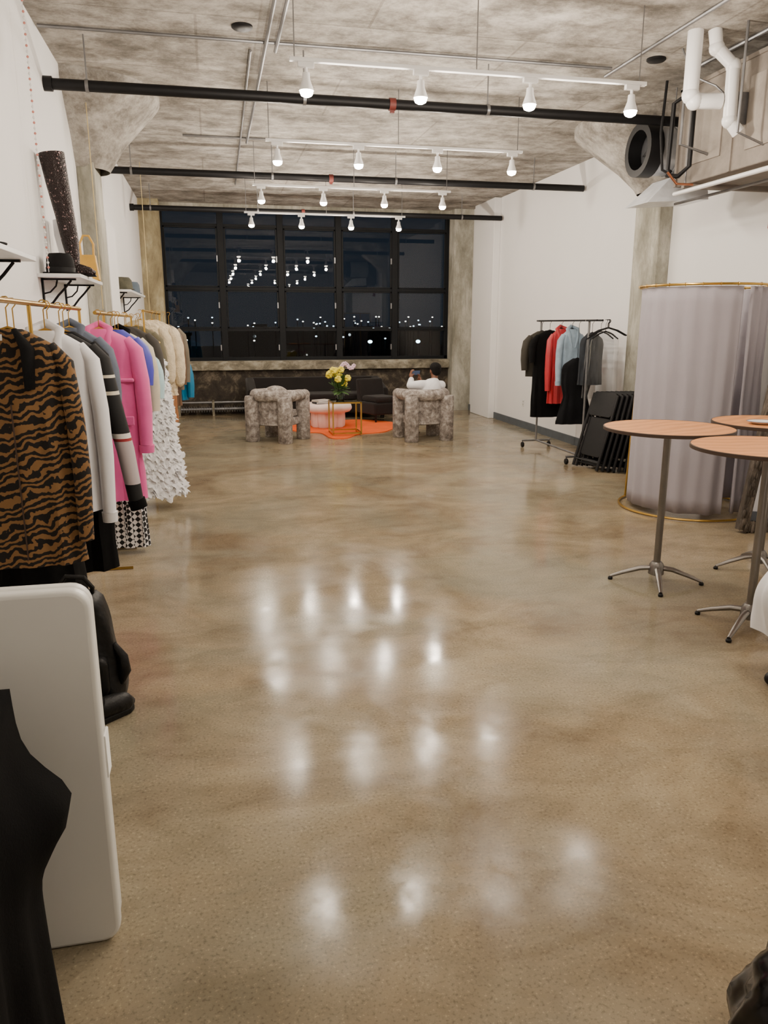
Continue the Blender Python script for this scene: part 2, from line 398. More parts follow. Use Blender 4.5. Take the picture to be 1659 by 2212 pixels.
for y, rl in rows:
    t = thing('light_track', '%s white suspended lighting track under the ceiling' % rl, 'light track', (0, y, 3.19), group='white lighting tracks')
    MB().box(.55, 2.95, -.016, .016, -.010, .014).build('rail', m_white, t, bevel=.003)
    for x in (.58, 1.75, 2.9): MB().tube([(x, 0, .012), (x, 0, ZC-3.19)], .004, 6).build('suspension_rod', m_galv, t)
    for i, x in enumerate(xs):
        lab = '%s glowing spotlight on the %s ceiling track' % (nth[i], rl)
        if y == .3 and i in (0, 2): continue
        if head is None:
            head = thing('track_spotlight', lab, 'spotlight', (x, y, 3.18), group='white track spotlights')
            MB().box(-.05, .05, -.016, .016, -.03, 0).build('adapter', m_white, head, bevel=.003)
            MB().tube([(0, 0, -.03), (0, 0, -.06)], .01, 8).build('stem', m_white, head)
            MB().lathe([(.012, -.055), (.022, -.06), (.026, -.10), (.044, -.150), (.046, -.160)], 20).build('lamp_housing', m_white, head)
            MB().lathe([(.025, -.140), (.040, -.160), (.041, -.172), (.034, -.186), (.016, -.195), (.001, -.196)], 14, caps=True).build('bulb', m_bulb, head)
            ld = bpy.data.lights.new('lamp_glow', 'POINT'); ld.energy = 38; ld.color = (1, .875, .73); ld.shadow_soft_size = .035
            lo = bpy.data.objects.new('lamp_glow', ld); C.objects.link(lo); lo.parent = head; lo.location = (0, 0, -.25)
        else: dup(head, (x, y, 3.18), label=lab)

# air handler corner
t = thing('air_handler', 'boxy brown grey air handling unit hung under the ceiling by right wall', 'air unit', (3.96, 4.9, 2.76))
MB().box(0, .84, 0, 1.5, 0, .76).build('housing', m_duct, t, bevel=.01)
MB().box(-.015, 0, .75, .78, 0, .76).box(-.015, 0, -.01, .02, 0, .76).box(-.015, 0, 1.47, 1.5, 0, .76).box(-.015, 0, 0, 1.5, .74, .77).build('flange', m_duct, t)
mdl = conc_mat('duct_panel_light', S(120, 113, 106), S(138, 130, 122), S(154, 146, 137), (1, 1, 1), 1.5, 0)
MB().box(-.012, 0, .25, .6, .12, .62).build('access_panel', mdl, t, bevel=.004)
MB().box(-.012, 0, .90, 1.36, .14, .64).build('access_panel', mdl, t, bevel=.004)
MB().box(-.022, -.012, .28, .31, .3, .42).build('panel_latch', m_black, t, bevel=.003)
MB().box(-.10, 0, .62, .74, .30, .52).build('control_box', m_galv, t, bevel=.004)
for y in (.1, 1.3):
    MB().tube([(-.03, y, -.03), (-.03, y, .90)], .008, 6).build('hanger_rod', m_galv, t)
    MB().box(-.05, .84, y-.02, y+.02, -.04, 0).build('support_strut', m_duct, t)
t = thing('round_duct', 'short round metal duct with a black rimmed open end facing the room', 'duct', (3.90, 6.80, 3.13))
MB().lathe([(.19, 0), (.205, .0), (.205, .55), (.19, .55)], 28, mx=Ry, caps=False).lathe([(.21, .2), (.215, .21), (.21, .22)], 28, mx=Ry, caps=False).lathe([(.21, .38), (.215, .39), (.21, .4)], 28, mx=Ry, caps=False).build('duct_sleeve', M('bright_steel', S(176, 178, 182), .35, .5), t)
MB().lathe([(.165, -.09), (.225, -.09), (.225, .04), (.165, .04), (.165, -.09)], 28, mx=Ry, caps=False).build('rim', m_black, t)
MB().lathe([(.001, .16), (.19, .16)], 28, mx=Ry, caps=False).build('damper_plate', M('duct_inside', S(70, 70, 74), .3, .6), t)
for k in range(5):
    a = 2*PI*k/5+.3
    MB().rings([[(.06, .03*math.cos(a-.5), .03*math.sin(a-.5)), (.11, .03*math.cos(a+.5), .03*math.sin(a+.5))], [(.05, .155*math.cos(a-.42), .155*math.sin(a-.42)), (.11, .155*math.cos(a+.42), .155*math.sin(a+.42))]], False).build('fan_blade', m_galv, t, solid=.003)
MB().ball((.08, 0, 0), .045).build('fan_hub', m_galv, t)
MB().tube([(.25, 0, .2), (.25, 0, .53)], .006, 6).build('hanger_rod', m_galv, t)
t = thing('duct_transition', 'bent shiny sheet metal transition below the round duct', 'sheet metal', (3.80, 6.60, 2.66))
MB().rings([[(0, -.05, 0), (.6, -.05, .04), (.6, .35, .04), (0, .35, 0)], [(.24, .0, .22), (.6, .0, .24), (.6, .3, .24), (.24, .3, .22)]], True, True, True).build('sheet', M('shiny_sheet', S(226, 230, 236), .3, .3), t, bevel=.004)
MB().tube([(.5, .17, .2), (.5, .17, 1.0)], .006, 6).build('hanger_rod', m_galv, t)
def pvc(pts, lab, r=.055):
    t = thing('drain_pipe', lab, 'pipe', pts[0]); o = Vector(pts[0])
    q = [Vector(p)-o for p in pts]
    MB().tube(q, r, 14).build('pipe', m_white, t)
    for p in q[1:-1]: MB().ball(p, r*1.14, n=14, m=8).build('elbow', m_white, t)
pvc([(3.5, 5.55, ZC), (3.5, 5.55, 3.24), (3.53, 5.54, 3.2), (3.72, 5.5, 3.2)], 'thick white pipe dropping from the ceiling and bending right')
pvc([(3.62, 5.5, ZC), (3.64, 5.49, 3.54), (3.76, 5.45, 3.42), (3.77, 5.45, 3.06), (3.84, 5.43, 2.98)], 'thick white pipe with jogged bend beside the air unit', .048)
tag(MB().tube([(3.79, 6.2, 2.86), (3.77, 6.22, 2.82), (3.81, 6.12, 2.8), (3.84, 6.02, 2.86), (3.84, 6.02, 3.34), (3.81, 6.1, 3.4), (3.77, 6.2, 3.36), (3.77, 6.22, 2.86)], .018, 8).build('hose_loop', m_black), 'black rubber hose looped against the air unit', 'hose')
tag(MB().tube([(3.90, 6.3, 2.69), (3.90, 3.8, 2.69)], .018, 10).build('condensate_pipe', m_white), 'thin white pipe running under the air unit', 'pipe')
conduit([(4.1, 6.6, 2.66), (4.1, 3.9, 2.66)], .012, 'grey conduit under the air unit beside the thin white pipe')
conduit([(3.74, 5.3, ZC), (3.74, 5.3, 2.95), (3.96, 5.3, 2.88)], .010, 'thin conduit dropping from the ceiling to the air unit')
conduit([(3.95, 4.7, ZC-.02), (3.95, 6.3, ZC-.02)], .016, 'stout conduit on the ceiling above the air unit')
conduit([(3.70, 5.95, ZC), (3.70, 5.95, 3.0), (3.95, 5.95, 2.94)], .012, 'second thin conduit dropping from the ceiling into the air unit')
tag(MB().tube([(3.70, 6.1, 2.82), (3.8, 6.12, 2.74), (3.95, 6.12, 2.74)], .010, 8).build('copper_pipe', M('copper', S(170, 110, 80), .35, .8)), 'thin copper line crossing below the air unit', 'pipe')
tag(MB().tube([(3.84, 6.45, 3.60), (3.82, 6.45, 3.2), (3.84, 6.42, 2.9), (3.94, 6.35, 2.83)], .012, 8).build('refrigerant_pipe', m_black), 'black insulated line running down beside the hose loop', 'pipe')
tag(MB().box(3.55, XR, 4.78, 4.82, 3.56, 3.60).build('support_strut', m_black), 'black steel strut spanning under the ceiling before air unit', 'strut')
for x in (3.6, 3.9, 4.3):
    tag(MB().tube([(x, 4.8, 3.60), (x, 4.8, ZC)], .006, 6).build('threaded_rod', m_galv), '%s threaded rod holding the black strut' % {3.6: 'left', 3.9: 'middle', 4.3: 'right'}[x], 'rod')
tag(MB().tube([(3.9, 4.77, 3.56), (3.84, 4.8, 3.2), (3.86, 4.82, 2.9), (3.9, 4.8, 2.70)], .007, 6).build('cable', m_black), 'black cable hanging in front of the air unit', 'cable')
tag(MB().tube([(3.62, 5.9, ZC), (3.68, 5.82, 3.45), (3.80, 5.7, 3.36), (3.87, 5.60, 3.24)], .008, 6).build('flexible_conduit', m_galv), 'flexible grey cable curving from ceiling to the control box', 'cable')
t = thing('alarm_box', 'small red alarm box on right wall below the air unit', 'alarm box', (XR, 6.12, 2.42))
MB().box(-.07, 0.01, -.07, .07, 0, .16).build('housing', M('alarm_red', S(150, 20, 22), .4), t, bevel=.01)
MB().box(-.078, -.07, -.04, .04, .04, .12).build('cover_panel', m_white, t, bevel=.003)
t = thing('wall_outlet', 'small white outlet plate low on the right wall', 'outlet', (XR, 11.6, .34))
MB().box(-.008, 0.002, -.035, .035, 0, .11).build('plate', m_white, t, bevel=.003)
MB().box(-.011, -.008, -.012, .012, .02, .045).build('socket', M('socket_grey', S(180, 178, 172)), t)
MB().box(-.011, -.008, -.012, .012, .065, .09).build('socket', MATS['socket_grey'], t)

# ---------------------------------------------------------------- garments
def zloft(mb, prof, n=44, rings=30, k=7, amp=.07, ph=0, jag=0, zo=0):
    z0, z1 = prof[0][0], prof[-1][0]; rs = []
    for j in range(rings+1):
        t = j/rings; z = z0+(z1-z0)*(t**1.25)
        for a, b in zip(prof, prof[1:]):
            if b[0] <= z <= a[0]+1e-9:
                f = (a[0]-z)/max(a[0]-b[0], 1e-6); w = a[1]+(b[1]-a[1])*f; d = a[2]+(b[2]-a[2])*f; break
        ring = []
        for i in range(n):
            th = 2*PI*i/n; c, s = math.cos(th), math.sin(th)
            q = 1+amp*t*math.sin(k*th+ph)+amp*.5*t*math.sin((k*2+1)*th+ph*2)
            nn = noise.noise(Vector((c*3+ph, s*3, z*5)))*.012*min(1, t*4)
            x = w*math.copysign(abs(c)**.8, c)*(1+amp*.3*t*math.sin(k*th+ph))+nn
            y = d*s*(q+amp*2.2*t*math.sin(k*1.5*th+ph))+nn
            ring.append((x, y, z-zo-(jag*random.random() if j == rings else 0)))
        rs.append(ring)
    mb.rings(rs, True, True, False); return mb
def hanger(x, y, top, rail, mat, lab, grp, w=.2):
    t = thing('clothes_hanger', lab, 'hanger', (x, y, top), group=grp)
    h = rail-top
    hk = [(0, 0, .0), (0, 0, h-.035)]+[(.018*math.sin(a), 0, h-.008-.018*math.cos(a)) for a in [0.6, 1.2, 2, 2.8, 3.6, 4.2]]
    MB().tube(hk, .0028, 6).build('hook', mat, t)
    MB().tube([(-w, 0, -.085), (-w*.5, 0, -.03), (0, 0, 0), (w*.5, 0, -.03), (w, 0, -.085)], .008, 8).build('shoulder_bar', mat, t)
tx = bpy.data.textures.new('fur', 'CLOUDS'); tx.noise_scale = .03
def garment(name, lab, cat, x, y, top, hem, w, mat, rail=1.72, flare=1.0, d=.07, slen=.58, smat=None, sr=.058, sleeves=True, collar=None, amp=.07, k=7, jag=0, grp='', hmat=None, dress=False, extras=None, fur=0, scuff=None, straps=False, swing=0):
    t = thing(name, lab, cat, (x, y, hem), group=grp)
    hanger(x, y, top+.005, rail, hmat or m_gold, 'hanger holding the '+lab, grp.replace('clothes', 'hangers'), min(w*.85, .2))
    if straps:
        prof = [(top-.17, w*.62, d*.7), (top-.3, w*.66, d*.8), (top-.45, w*.6, d*.8), (top-.6, w*.8, d), (hem, w*flare, d*1.4)]
    else:
        prof = [(top, .055, .045), (top-.03, w*.55, d*.75), (top-.07, w*.88, d*.9), (top-.13, w*.98, d), (top-.3, w*.95, d*1.05)]
        if dress: prof += [(top-.45, w*.78, d*.95)]
        prof += [(hem, w*flare, d*1.25)]
    ph = random.uniform(0, 6)
    b = zloft(MB(), prof, amp=amp, k=k, ph=ph, jag=jag, zo=hem).build('bodice' if straps else 'body', mat, t)
    if straps:
        for s in (-1, 1):
            MB().tube([(s*w*.4, -d*.6, top-.18-hem), (s*w*.35, 0, top-.04-hem), (s*w*.4, d*.5, top-.18-hem)], .008, 6).build('strap', mat, t)
        return t
    if sleeves:
        for s in (-1, 1):
            z0 = top-.10-hem; g = swing if s > 0 else 0
            pts = [(s*w*.72, 0, z0+.03), (s*w*.98, -.005, z0-.04), (s*w*1.10+g*.2, -.02, z0-slen*.35), (s*w*1.14+g*.6, -.03, z0-slen*.65), (s*w*1.12+g, -.04, z0-slen)]
            o = MB().tube(pts, [sr*.75, sr*1.05, sr*1.05, sr, sr*.85], 14, flat=.8).build('sleeve', smat or mat, t)
            if fur:
                mo = o.modifiers.new('u', 'SUBSURF'); mo.levels = mo.render_levels = 2
                mo = o.modifiers.new('d', 'DISPLACE'); mo.texture = tx; mo.strength = fur
            if scuff:
                MB().tube([pts[-1], (pts[-1][0]+g*.15, pts[-1][1], pts[-1][2]-.05)], [sr*.86, sr*.8], 14).build('cuff', scuff, t)
    if fur:
        mo = b.modifiers.new('u', 'SUBSURF'); mo.levels = mo.render_levels = 2
        mo = b.modifiers.new('d', 'DISPLACE'); mo.texture = tx; mo.strength = fur
    if collar:
        zt = top-hem
        MB().tube([(.02, -d*1.05, zt-.22), (.055, -d*.9, zt-.08), (.065, -.01, zt+.0), (.0, .05, zt+.03), (-.065, -.01, zt+.0), (-.055, -d*.9, zt-.08), (-.02, -d*1.05, zt-.22)], [.008, .022, .024, .026, .024, .022, .008], 10).build('collar', collar, t)
    if extras: extras(t, top-hem, w, d)
    return t
G1 = 'clothes on the left gold racks'
def ex_tiger(t, z, w, d):
    MB().tube([(.04, -d*1.1, z-.0), (.085, -d*1.25, z-.08), (.08, -d*1.35, z-.24)], [.02, .05, .035], 8, flat=.4).build('scarf', m_blackcloth, t)
    MB().box(-.045, -.01, -.072, -.066, z-.045, z-.02).build('care_tag', m_white, t)
    MB().box(-.003, .003, -d*1.32, -d*1.28, .02, z-.3).build('placket', M('coat_seam', S(60, 40, 28)), t)
garment('tiger_print_coat', 'tiger striped brown coat with black scarf, first on the left rack', 'coat', -.815, 3.5, 1.60, .60, .21, m_tiger, extras=ex_tiger, d=.07, slen=.80, sr=.045, grp=G1, amp=.06, flare=1.08)
lace = M('black_lace', S(10, 10, 11), .8, var=.5, scale=40, spec=.2)
garment('lace_dress', 'black lace dress with ragged hem behind the tiger coat', 'dress', -.84, 3.72, 1.56, .38, .18, lace, jag=.12, sleeves=False, grp=G1, dress=True, flare=1.1)
wshirt = M('white_cotton', S(232, 232, 236), .8, var=.04, bump=.1, bscale=20)
garment('white_shirt', 'long sleeved white cotton shirt behind tiger coat', 'shirt', -.765, 3.98, 1.59, .72, .20, wshirt, slen=.78, collar=wshirt, grp=G1, scuff=wshirt, sr=.045)
garment('black_dress', 'plain long black dress hanging lower than the white shirt', 'dress', -.78, 4.14, 1.56, .36, .23, m_blackcloth, sleeves=False, grp=G1)
kn = band_mat('striped_knit', [(0, S(20, 20, 22)), (.55, S(214, 206, 186)), (.575, S(20, 20, 22)), (.62, S(214, 206, 186)), (.635, S(20, 20, 22)), (.76, S(214, 206, 186)), (.785, S(20, 20, 22))], 1.0)
kns = band_mat('striped_knit_sleeve', [(0, S(18, 18, 20)), (.06, S(184, 172, 174)), (.30, S(150, 44, 48)), (.315, S(225, 220, 214)), (.34, S(18, 18, 20)), (.55, S(214, 206, 186)), (.57, S(18, 18, 20)), (.64, S(214, 206, 186)), (.655, S(18, 18, 20))], 1.0)
garment('striped_sweater', 'black sweater with cream stripes and grey lower sleeves', 'sweater', -.775, 4.42, 1.57, .70, .195, kn, slen=.80, smat=kns, sr=.058, grp=G1, scuff=m_blackcloth, swing=.10)
garment('black_jacket', 'black cropped jacket beside the striped sweater', 'jacket', -.79, 4.62, 1.58, .95, .18, M('black_wool', S(24, 24, 27), .9, spec=.2), grp=G1, slen=.42)
mbg = M('blue_grey_denim', S(92, 100, 116), .85, var=.15, scale=14)
garment('grey_jacket', 'blue grey denim jacket before the pink coat', 'jacket', -.80, 4.86, 1.6, .95, .19, mbg, slen=.42, collar=mbg, grp=G1)
t = thing('checked_trousers', 'black and white checked wide trousers hanging below the pink coat', 'trousers', (-.665, 5.66, .05), group=G1)
hanger(-.665, 5.66, 1.3, 1.69, m_gold, 'gold hanger carrying the checked wide trousers', 'hangers on the left gold racks', .13)
for s in (-1, 1):
    zloft(MB(), [(.95, .055, .05), (.5, .07, .055), (.0, .095, .065)], n=24, rings=14, k=5, amp=.08).build('trouser_leg', m_hound, t, loc=(s*.06, 0, 0))
zloft(MB(), [(1.21, .1, .04), (1.12, .12, .05), (.9, .13, .06)], n=30, rings=8, amp=.01).build('waist', m_hound, t)
pink = M('pink_wool', S(226, 92, 160), .85, var=.06, sheen=.2)
def ex_pink(t, z, w, d):
    for s in (-1, 1): MB().box(s*.13-.055, s*.13+.055, -d*1.38, -d*1.2, z-.62, z-.56).build('pocket_flap', pink, t, bevel=.006)
    MB().box(-.2, .2, -d*1.2, d*1.15, z-.34, z-.315).build('yoke', pink, t, bevel=.01)
    for q in range(3): MB().ball((.02, -d*1.25, z-.3-q*.17), .012, .006, .012, 10, 6).build('button', pink, t)
garment('pink_coat', 'bright pink long wool coat with flap pockets', 'coat', -.71, 5.4, 1.59, .46, .22, pink, rail=1.7, slen=.66, sr=.06, collar=pink, extras=ex_pink, grp=G1, d=.075, scuff=pink)
garment('navy_dress', 'dark navy dress just behind the pink coat', 'dress', -.74, 5.85, 1.57, .6, .2, M('navy_cloth', S(30, 34, 60), .8), rail=1.7, grp=G1, dress=True, slen=.3)
garment('violet_blouse', 'vivid violet blue blouse with short sleeves', 'blouse', -.68, 6.02, 1.58, 1.05, .18, M('violet_satin', S(66, 64, 176), .5), rail=1.7, grp=G1, slen=.3)
garment('cream_blouse', 'cream blouse with black trim between violet blouse and mint top', 'blouse', -.68, 6.22, 1.57, .9, .2, M('cream_cloth', S(200, 190, 168), .8), rail=1.7, grp=G1, slen=.5, collar=m_blackcloth)
garment('mint_top', 'pale mint blue soft top near the ruffled gown', 'top', -.66, 6.5, 1.46, .95, .2, M('mint_cloth', S(176, 208, 216), .8), rail=1.7, grp=G1, slen=.32)
garment('charcoal_jacket', 'charcoal jacket between mint top and ruffled gown', 'jacket', -.68, 6.8, 1.6, 1.0, .21, M('charcoal_wool', S(62, 58, 54), .9), rail=1.7, grp=G1, slen=.4)
# ruffled gown
tul = M('white_tulle', (.92, .92, .94, 1), .9, var=.02, scale=30)
t = garment('ruffled_gown', 'white feathery ruffled gown reaching near the floor', 'dress', -.61, 7.1, 1.54, .18, .2, tul, rail=1.7, straps=True, grp=G1, flare=1.2, amp=.02)
for j in range(50):
    z = 1.20-j*.0245; w0 = .155+j*.0025; w1 = w0+.03+random.uniform(-.008, .025)
    rs = []; ph = random.uniform(0, 6)
    for q in range(5):
        f = q/4; ring = []
        for i in range(180):
            th = 2*PI*i/180
            rr = (w0+(w1-w0)*f)*(1+.04*f*math.sin(13*th+ph)+.05*f*math.sin(31*th+ph*2)+.10*f*(random.random()-.5))
            ring.append((rr*math.cos(th), rr*.62*math.sin(th), z-.045*f+.035*f*noise.noise(Vector((th*3, ph, z*9)))+.015*f*math.sin(21*th+ph)-.03*f*random.random()))
        rs.append(ring)
    MB().rings(rs).build('ruffle', tul, t)
garment('white_vest', 'off white sleeveless top behind the ruffled gown', 'top', -.7, 7.5, 1.57, .85, .2, M('off_white', S(205, 200, 190), .8), rail=1.7, grp=G1, sleeves=False)
f1 = M('cream_fur', S(214, 198, 170), .95, var=.15, scale=20, bump=1, bscale=70)
f2 = M('beige_fur', S(220, 204, 176), .95, var=.18, scale=16, bump=1, bscale=70)
garment('olive_jacket', 'olive brown jacket before the cream fur coats', 'jacket', -.70, 7.9, 1.6, .9, .2, M('olive_cloth', S(96, 90, 70), .85), rail=1.7, grp=G1)
garment('fur_coat', 'cream fur coat, nearer of the two pale furs', 'coat', -.68, 8.2, 1.66, .92, .22, f1, rail=1.75, slen=.55, sr=.08, d=.10, fur=.025, grp=G1)
garment('fur_coat', 'beige shaggy fur coat, farther of the two pale furs', 'coat', -.60, 8.6, 1.66, .88, .22, f2, rail=1.75, slen=.6, sr=.08, d=.10, fur=.03, grp=G1)
garment('tan_skirt', 'tan brown pleated long skirt dress below the furs', 'dress', -.58, 8.95, 1.5, .55, .17, M('tan_suede', S(150, 100, 62), .85), rail=1.75, sleeves=False, grp=G1, amp=.12)
garment('brown_coat', 'dark brown leather coat beyond the fur coats', 'coat', -.57, 9.3, 1.62, .7, .20, M('brown_leather', S(92, 66, 46), .5, var=.2), rail=1.75, grp=G1)
garment('taupe_jacket', 'taupe grey jacket next to the teal one', 'jacket', -.54, 9.7, 1.62, .85, .19, M('taupe', S(104, 94, 80), .8, var=.25), rail=1.75, grp=G1, sr=.07)
garment('teal_jacket', 'teal blue puffy jacket at far end of left rack', 'jacket', -.50, 10.0, 1.25, .70, .19, M('teal_nylon', S(10, 110, 150), .4), rail=1.75, grp=G1, slen=.42)
def gold_rack(y0, y1, x, rail, lab, inset=.03, fl=.22):
    t = thing('garment_rack', lab, 'clothes rack', (x, y0, 0), group='gold garment racks')
    L = y1-y0
    MB().tube([(0, 0, rail), (0, L, rail)], .012, 10).build('rail', m_gold, t)
    for y in (inset, L-.03):
        MB().tube([(0, y, .03), (0, y, rail)], .009, 10).build('upright', m_gold, t)
        MB().tube([(-.2, y, .010), (fl, y, .010)], .009, 8).build('foot_bar', m_gold, t)
    MB().tube([(-.1, inset, .02), (-.1, L-.03, .02)], .008, 8).build('base_rail', m_gold, t)
gold_rack(3.05, 5.28, -.80, 1.712, 'nearest gold metal garment rack along left wall', .80, .20)
gold_rack(5.34, 7.7, -.72, 1.69, 'middle gold metal garment rack along left wall', .42, .1)
gold_rack(7.8, 10.3, -.62, 1.742, 'farthest gold metal garment rack along left wall', .03, .1)

# shelves with hats
def shelf(y0, y1, z, lab):
    t = thing('wall_shelf', lab, 'shelf', (XL, y0, z), group='white wall shelves')
    MB().box(0, .27, 0, y1-y0, 0, .025).build('board', m_white, t, bevel=.003)
    for y in (.12, y1-y0-.12):
        b = MB().box(0, .012, y-.015, y+.015, -.2, 0).box(0, .22, y-.015, y+.015, -.012, 0)
        b.tube([(.01, y, -.19), (.06, y, -.16), (.10, y, -.11), (.14, y, -.07), (.19, y, -.012)], .008, 6)
        b.tube([(.01, y, -.1), (.05, y, -.09), (.09, y, -.05), (.1, y, -.012)], .006, 6)
        b.build('bracket', m_black, t)
shelf(2.9, 4.28, 1.92, 'white shelf nearest the camera on left wall')
shelf(5.65, 6.75, 1.92, 'white shelf with black brackets under the sequined boot')
shelf(9.05, 11.0, 1.96, 'far white shelf carrying two caps on left wall')
def hat(x, y, z, r, cr, ch, mat, lab, band=None):
    t = thing('hat', lab, 'hat', (x, y, z))
    MB().lathe([(cr*.9, 0), (r, .008), (r*1.01, .014), (cr*1.02, .012)], 28).build('brim', mat, t)
    MB().lathe([(cr, .01), (cr*1.02, ch*.3), (cr*.95, ch*.75), (cr*.75, ch*.97), (cr*.3, ch), (.001, ch*.98)], 28).build('crown', mat, t)
    if band: MB().lathe([(cr*1.03, .014), (cr*1.05, .045), (cr*1.0, .047)], 28, caps=False).build('band', band, t)
feltb = M('black_felt', S(16, 15, 16), .8, spec=.2)
hat(-.975, 5.80, 1.945, .115, .09, .14, feltb, 'black felt bowler hat at foot of the sequined boot', m_black)
hat(-.96, 3.75, 1.945, .12, .085, .09, feltb, 'black hat on the nearest white shelf', m_black)
hat(-.95, 9.3, 1.985, .14, .12, .14, M('camo_cloth', S(78, 76, 62), .9, var=.4, scale=14), 'grey green patterned cap on the far shelf')
hat(-.95, 10.5, 1.985, .12, .10, .15, M('slate_felt', S(84, 96, 108), .85), 'slate blue hat at far end of the far shelf')
def boot(x, y, z, h, lean, mat, lab, sole, rot=0, rt=.085):
    t = thing('boot', lab, 'boot', (x, y, z), (0, 0, rot))
    MB().tube([(0, 0, .06), (.0, 0, .12), (-lean*.12, 0, h*.3), (-lean*.35, 0, h*.5), (-lean*.7, 0, h*.75), (-lean, 0, h)], [.040, .044, .058, .064, .075, rt], 18).build('shaft', mat, t, ang=70)
    MB().tube([(-.04, 0, .055), (0, 0, .055), (.05, 0, .045), (.10, 0, .032), (.14, 0, .022)], [.03, .042, .038, .034, .016], 14).build('vamp', mat, t, ang=80)
    MB().box(-.035, .0, -.02, .02, 0, .03).box(.03, .145, -.028, .028, 0, .012).build('sole', sole, t, bevel=.004)
boot(-.92, 6.0, 1.945, .80, .08, m_seq, 'tall dark brown sequined boot standing on the white shelf', m_black)
boot(-.98, 6.22, 1.945, .40, .02, wshirt, 'white boot standing behind the sequined one', m_white, .4, .07)
t = thing('handbag', 'yellow handbag with upright handle on the shelf', 'handbag', (-.90, 6.55, 1.945))
my = M('yellow_leather', S(206, 160, 66), .5)
MB().rings([[(-.08, -.04, 0), (.08, -.04, 0), (.08, .04, 0), (-.08, .04, 0)], [(-.06, -.025, .19), (.06, -.025, .19), (.06, .025, .19), (-.06, .025, .19)]], True, True, True).build('body', my, t, bevel=.008)
MB().tube([(-.045, 0, .18), (-.05, 0, .27), (-.02, 0, .33), (.02, 0, .33), (.05, 0, .27), (.045, 0, .18)], .009, 8).build('handle', my, t)
# cords
t = thing('hanging_chain', 'red and white beaded chain hanging from the ceiling by left wall', 'chain', (-1.02, 5.62, 1.95))
MB().tube([(0, 0, 0), (0, 0, ZC-1.95)], .002, 6).build('cord', m_white, t)
mred = M('bead_red', S(190, 120, 108), .5)
br_ = MB().ball((0, 0, 0), .008, n=8, m=6).build('bead', mred, t, loc=(0, 0, .03))
bw_ = MB().ball((0, 0, 0), .008, n=8, m=6).build('bead', m_white, t, loc=(0, 0, .06))
for q in range(1, 27):
    for s_, off in ((br_, .03), (bw_, .06)):
        c = s_.copy(); C.objects.link(c); c.parent = t; c.location = (0, 0, off+q*.062)
for x, y, lb in ((-.93, 7.45, 'thin pale rope hanging beside the left concrete column'), (-.80, 11.2, 'thin pale rope hanging near the far left corner')):
    tag(MB().tube([(x, y, 1.75), (x, y, ZC)], .004, 6).build('rope', M('straw_cord', S(190, 170, 120))), lb, 'rope')

# ---------------------------------------------------------------- left foreground
t = thing('folded_table', 'white plastic folding table folded in half and standing on edge', 'folding table', (-1.06, 1.86, 0))
MB().prism(rrect(0, .74, 0, 1.0, .05), 'y', 0, .042).build('tabletop_half', m_plastic, t, bevel=.012)
MB().prism(rrect(0.0, .735, .004, .995, .05), 'y', .052, .094).build('tabletop_half', m_plastic, t, bevel=.012)
MB().box(.05, .70, .042, .052, .05, .95).build('inner_frame', m_galv, t)
MB().prism(rrect(.736, .744, .48, .60, .003, 2), 'y', .02, .074).build('latch', m_plastic, t, bevel=.003)
t = thing('folding_table', 'table hidden under a black cloth at the left edge', 'table', (-1.06, .55, 0))
MB().box(0, .58, 0, 1.02, .84, .87).build('tabletop', m_wood, t)
for x in (.04, .54):
    for y in (.04, .98): MB().tube([(x, y, 0), (x, y, .84)], .015, 8).build('leg', m_galv, t)
ZT = .882; x0, x1, y0, y1 = -1.075, -.46, .54, 1.59
per = []
def seg(a, b, n):
    for i in range(n): per.append((a[0]+(b[0]-a[0])*i/n, a[1]+(b[1]-a[1])*i/n))
seg((x0, y0), (x1, y0), 24); seg((x1, y0), (x1, y1), 40); seg((x1, y1), (x0, y1), 24); seg((x0, y1), (x0, y0), 40)
rs = [[(x0+.3+(p[0]-x0-.3)*.02, 1.1+(p[1]-1.1)*.02, ZT+.004) for p in per], [(p[0]*.96-.03, p[1]*.98+.02, ZT+.003) for p in per]]
for j in range(23):
    f = j/22; z = ZT*(1-f)+.01*f; ring = []
    for i, p in enumerate(per):
        cx, cy = p[0]-(x0+x1)/2, p[1]-(y0+y1)/2
        nx, ny = (0, 0)
        if abs(abs(cx)-(x1-x0)/2) < 1e-3: nx = math.copysign(1, cx)
        if abs(abs(cy)-(y1-y0)/2) < 1e-3: ny = math.copysign(1, cy)
        dc = min(abs(p[0]-x1)+abs(p[1]-y1), 1)
        bl = math.exp(-(dc/.13)**2)*(.085*math.exp(-((z-.60)/.10)**2)+.02*f)
        w = .012+.02*f*(1+math.sin(i*.55))*.8+.01*f*math.sin(i*1.3+2)
        if nx < 0: w *= .1
        ring.append((p[0]+nx*(w+bl), p[1]+ny*(w+bl*.3), z))
    rs.append(ring)
tag(MB().rings(rs, True, True, False).build('tablecloth', m_blackcloth, ang=80), 'black cloth draped over the table at lower left', 'tablecloth')
t = thing('paper_cup', 'white paper cup on the black tablecloth', 'cup', (-.53, 1.50, ZT+.006))
MB().lathe([(.026, 0), (.03, .01), (.036, .045), (.034, .045), (.028, .006), (.001, .005)], 20).build('cup_wall', m_white, t)
MB().lathe([(.036, .042), (.039, .045), (.036, .049)], 20, caps=False).build('rim', m_white, t)
tag(MB().prism(rrect(-.60, -.47, 1.38, 1.45, .01, 3), 'z', ZT+.006, ZT+.014).build('napkin_stack', m_white, bevel=.002), 'small stack of white napkins at edge of the black cloth', 'napkins')
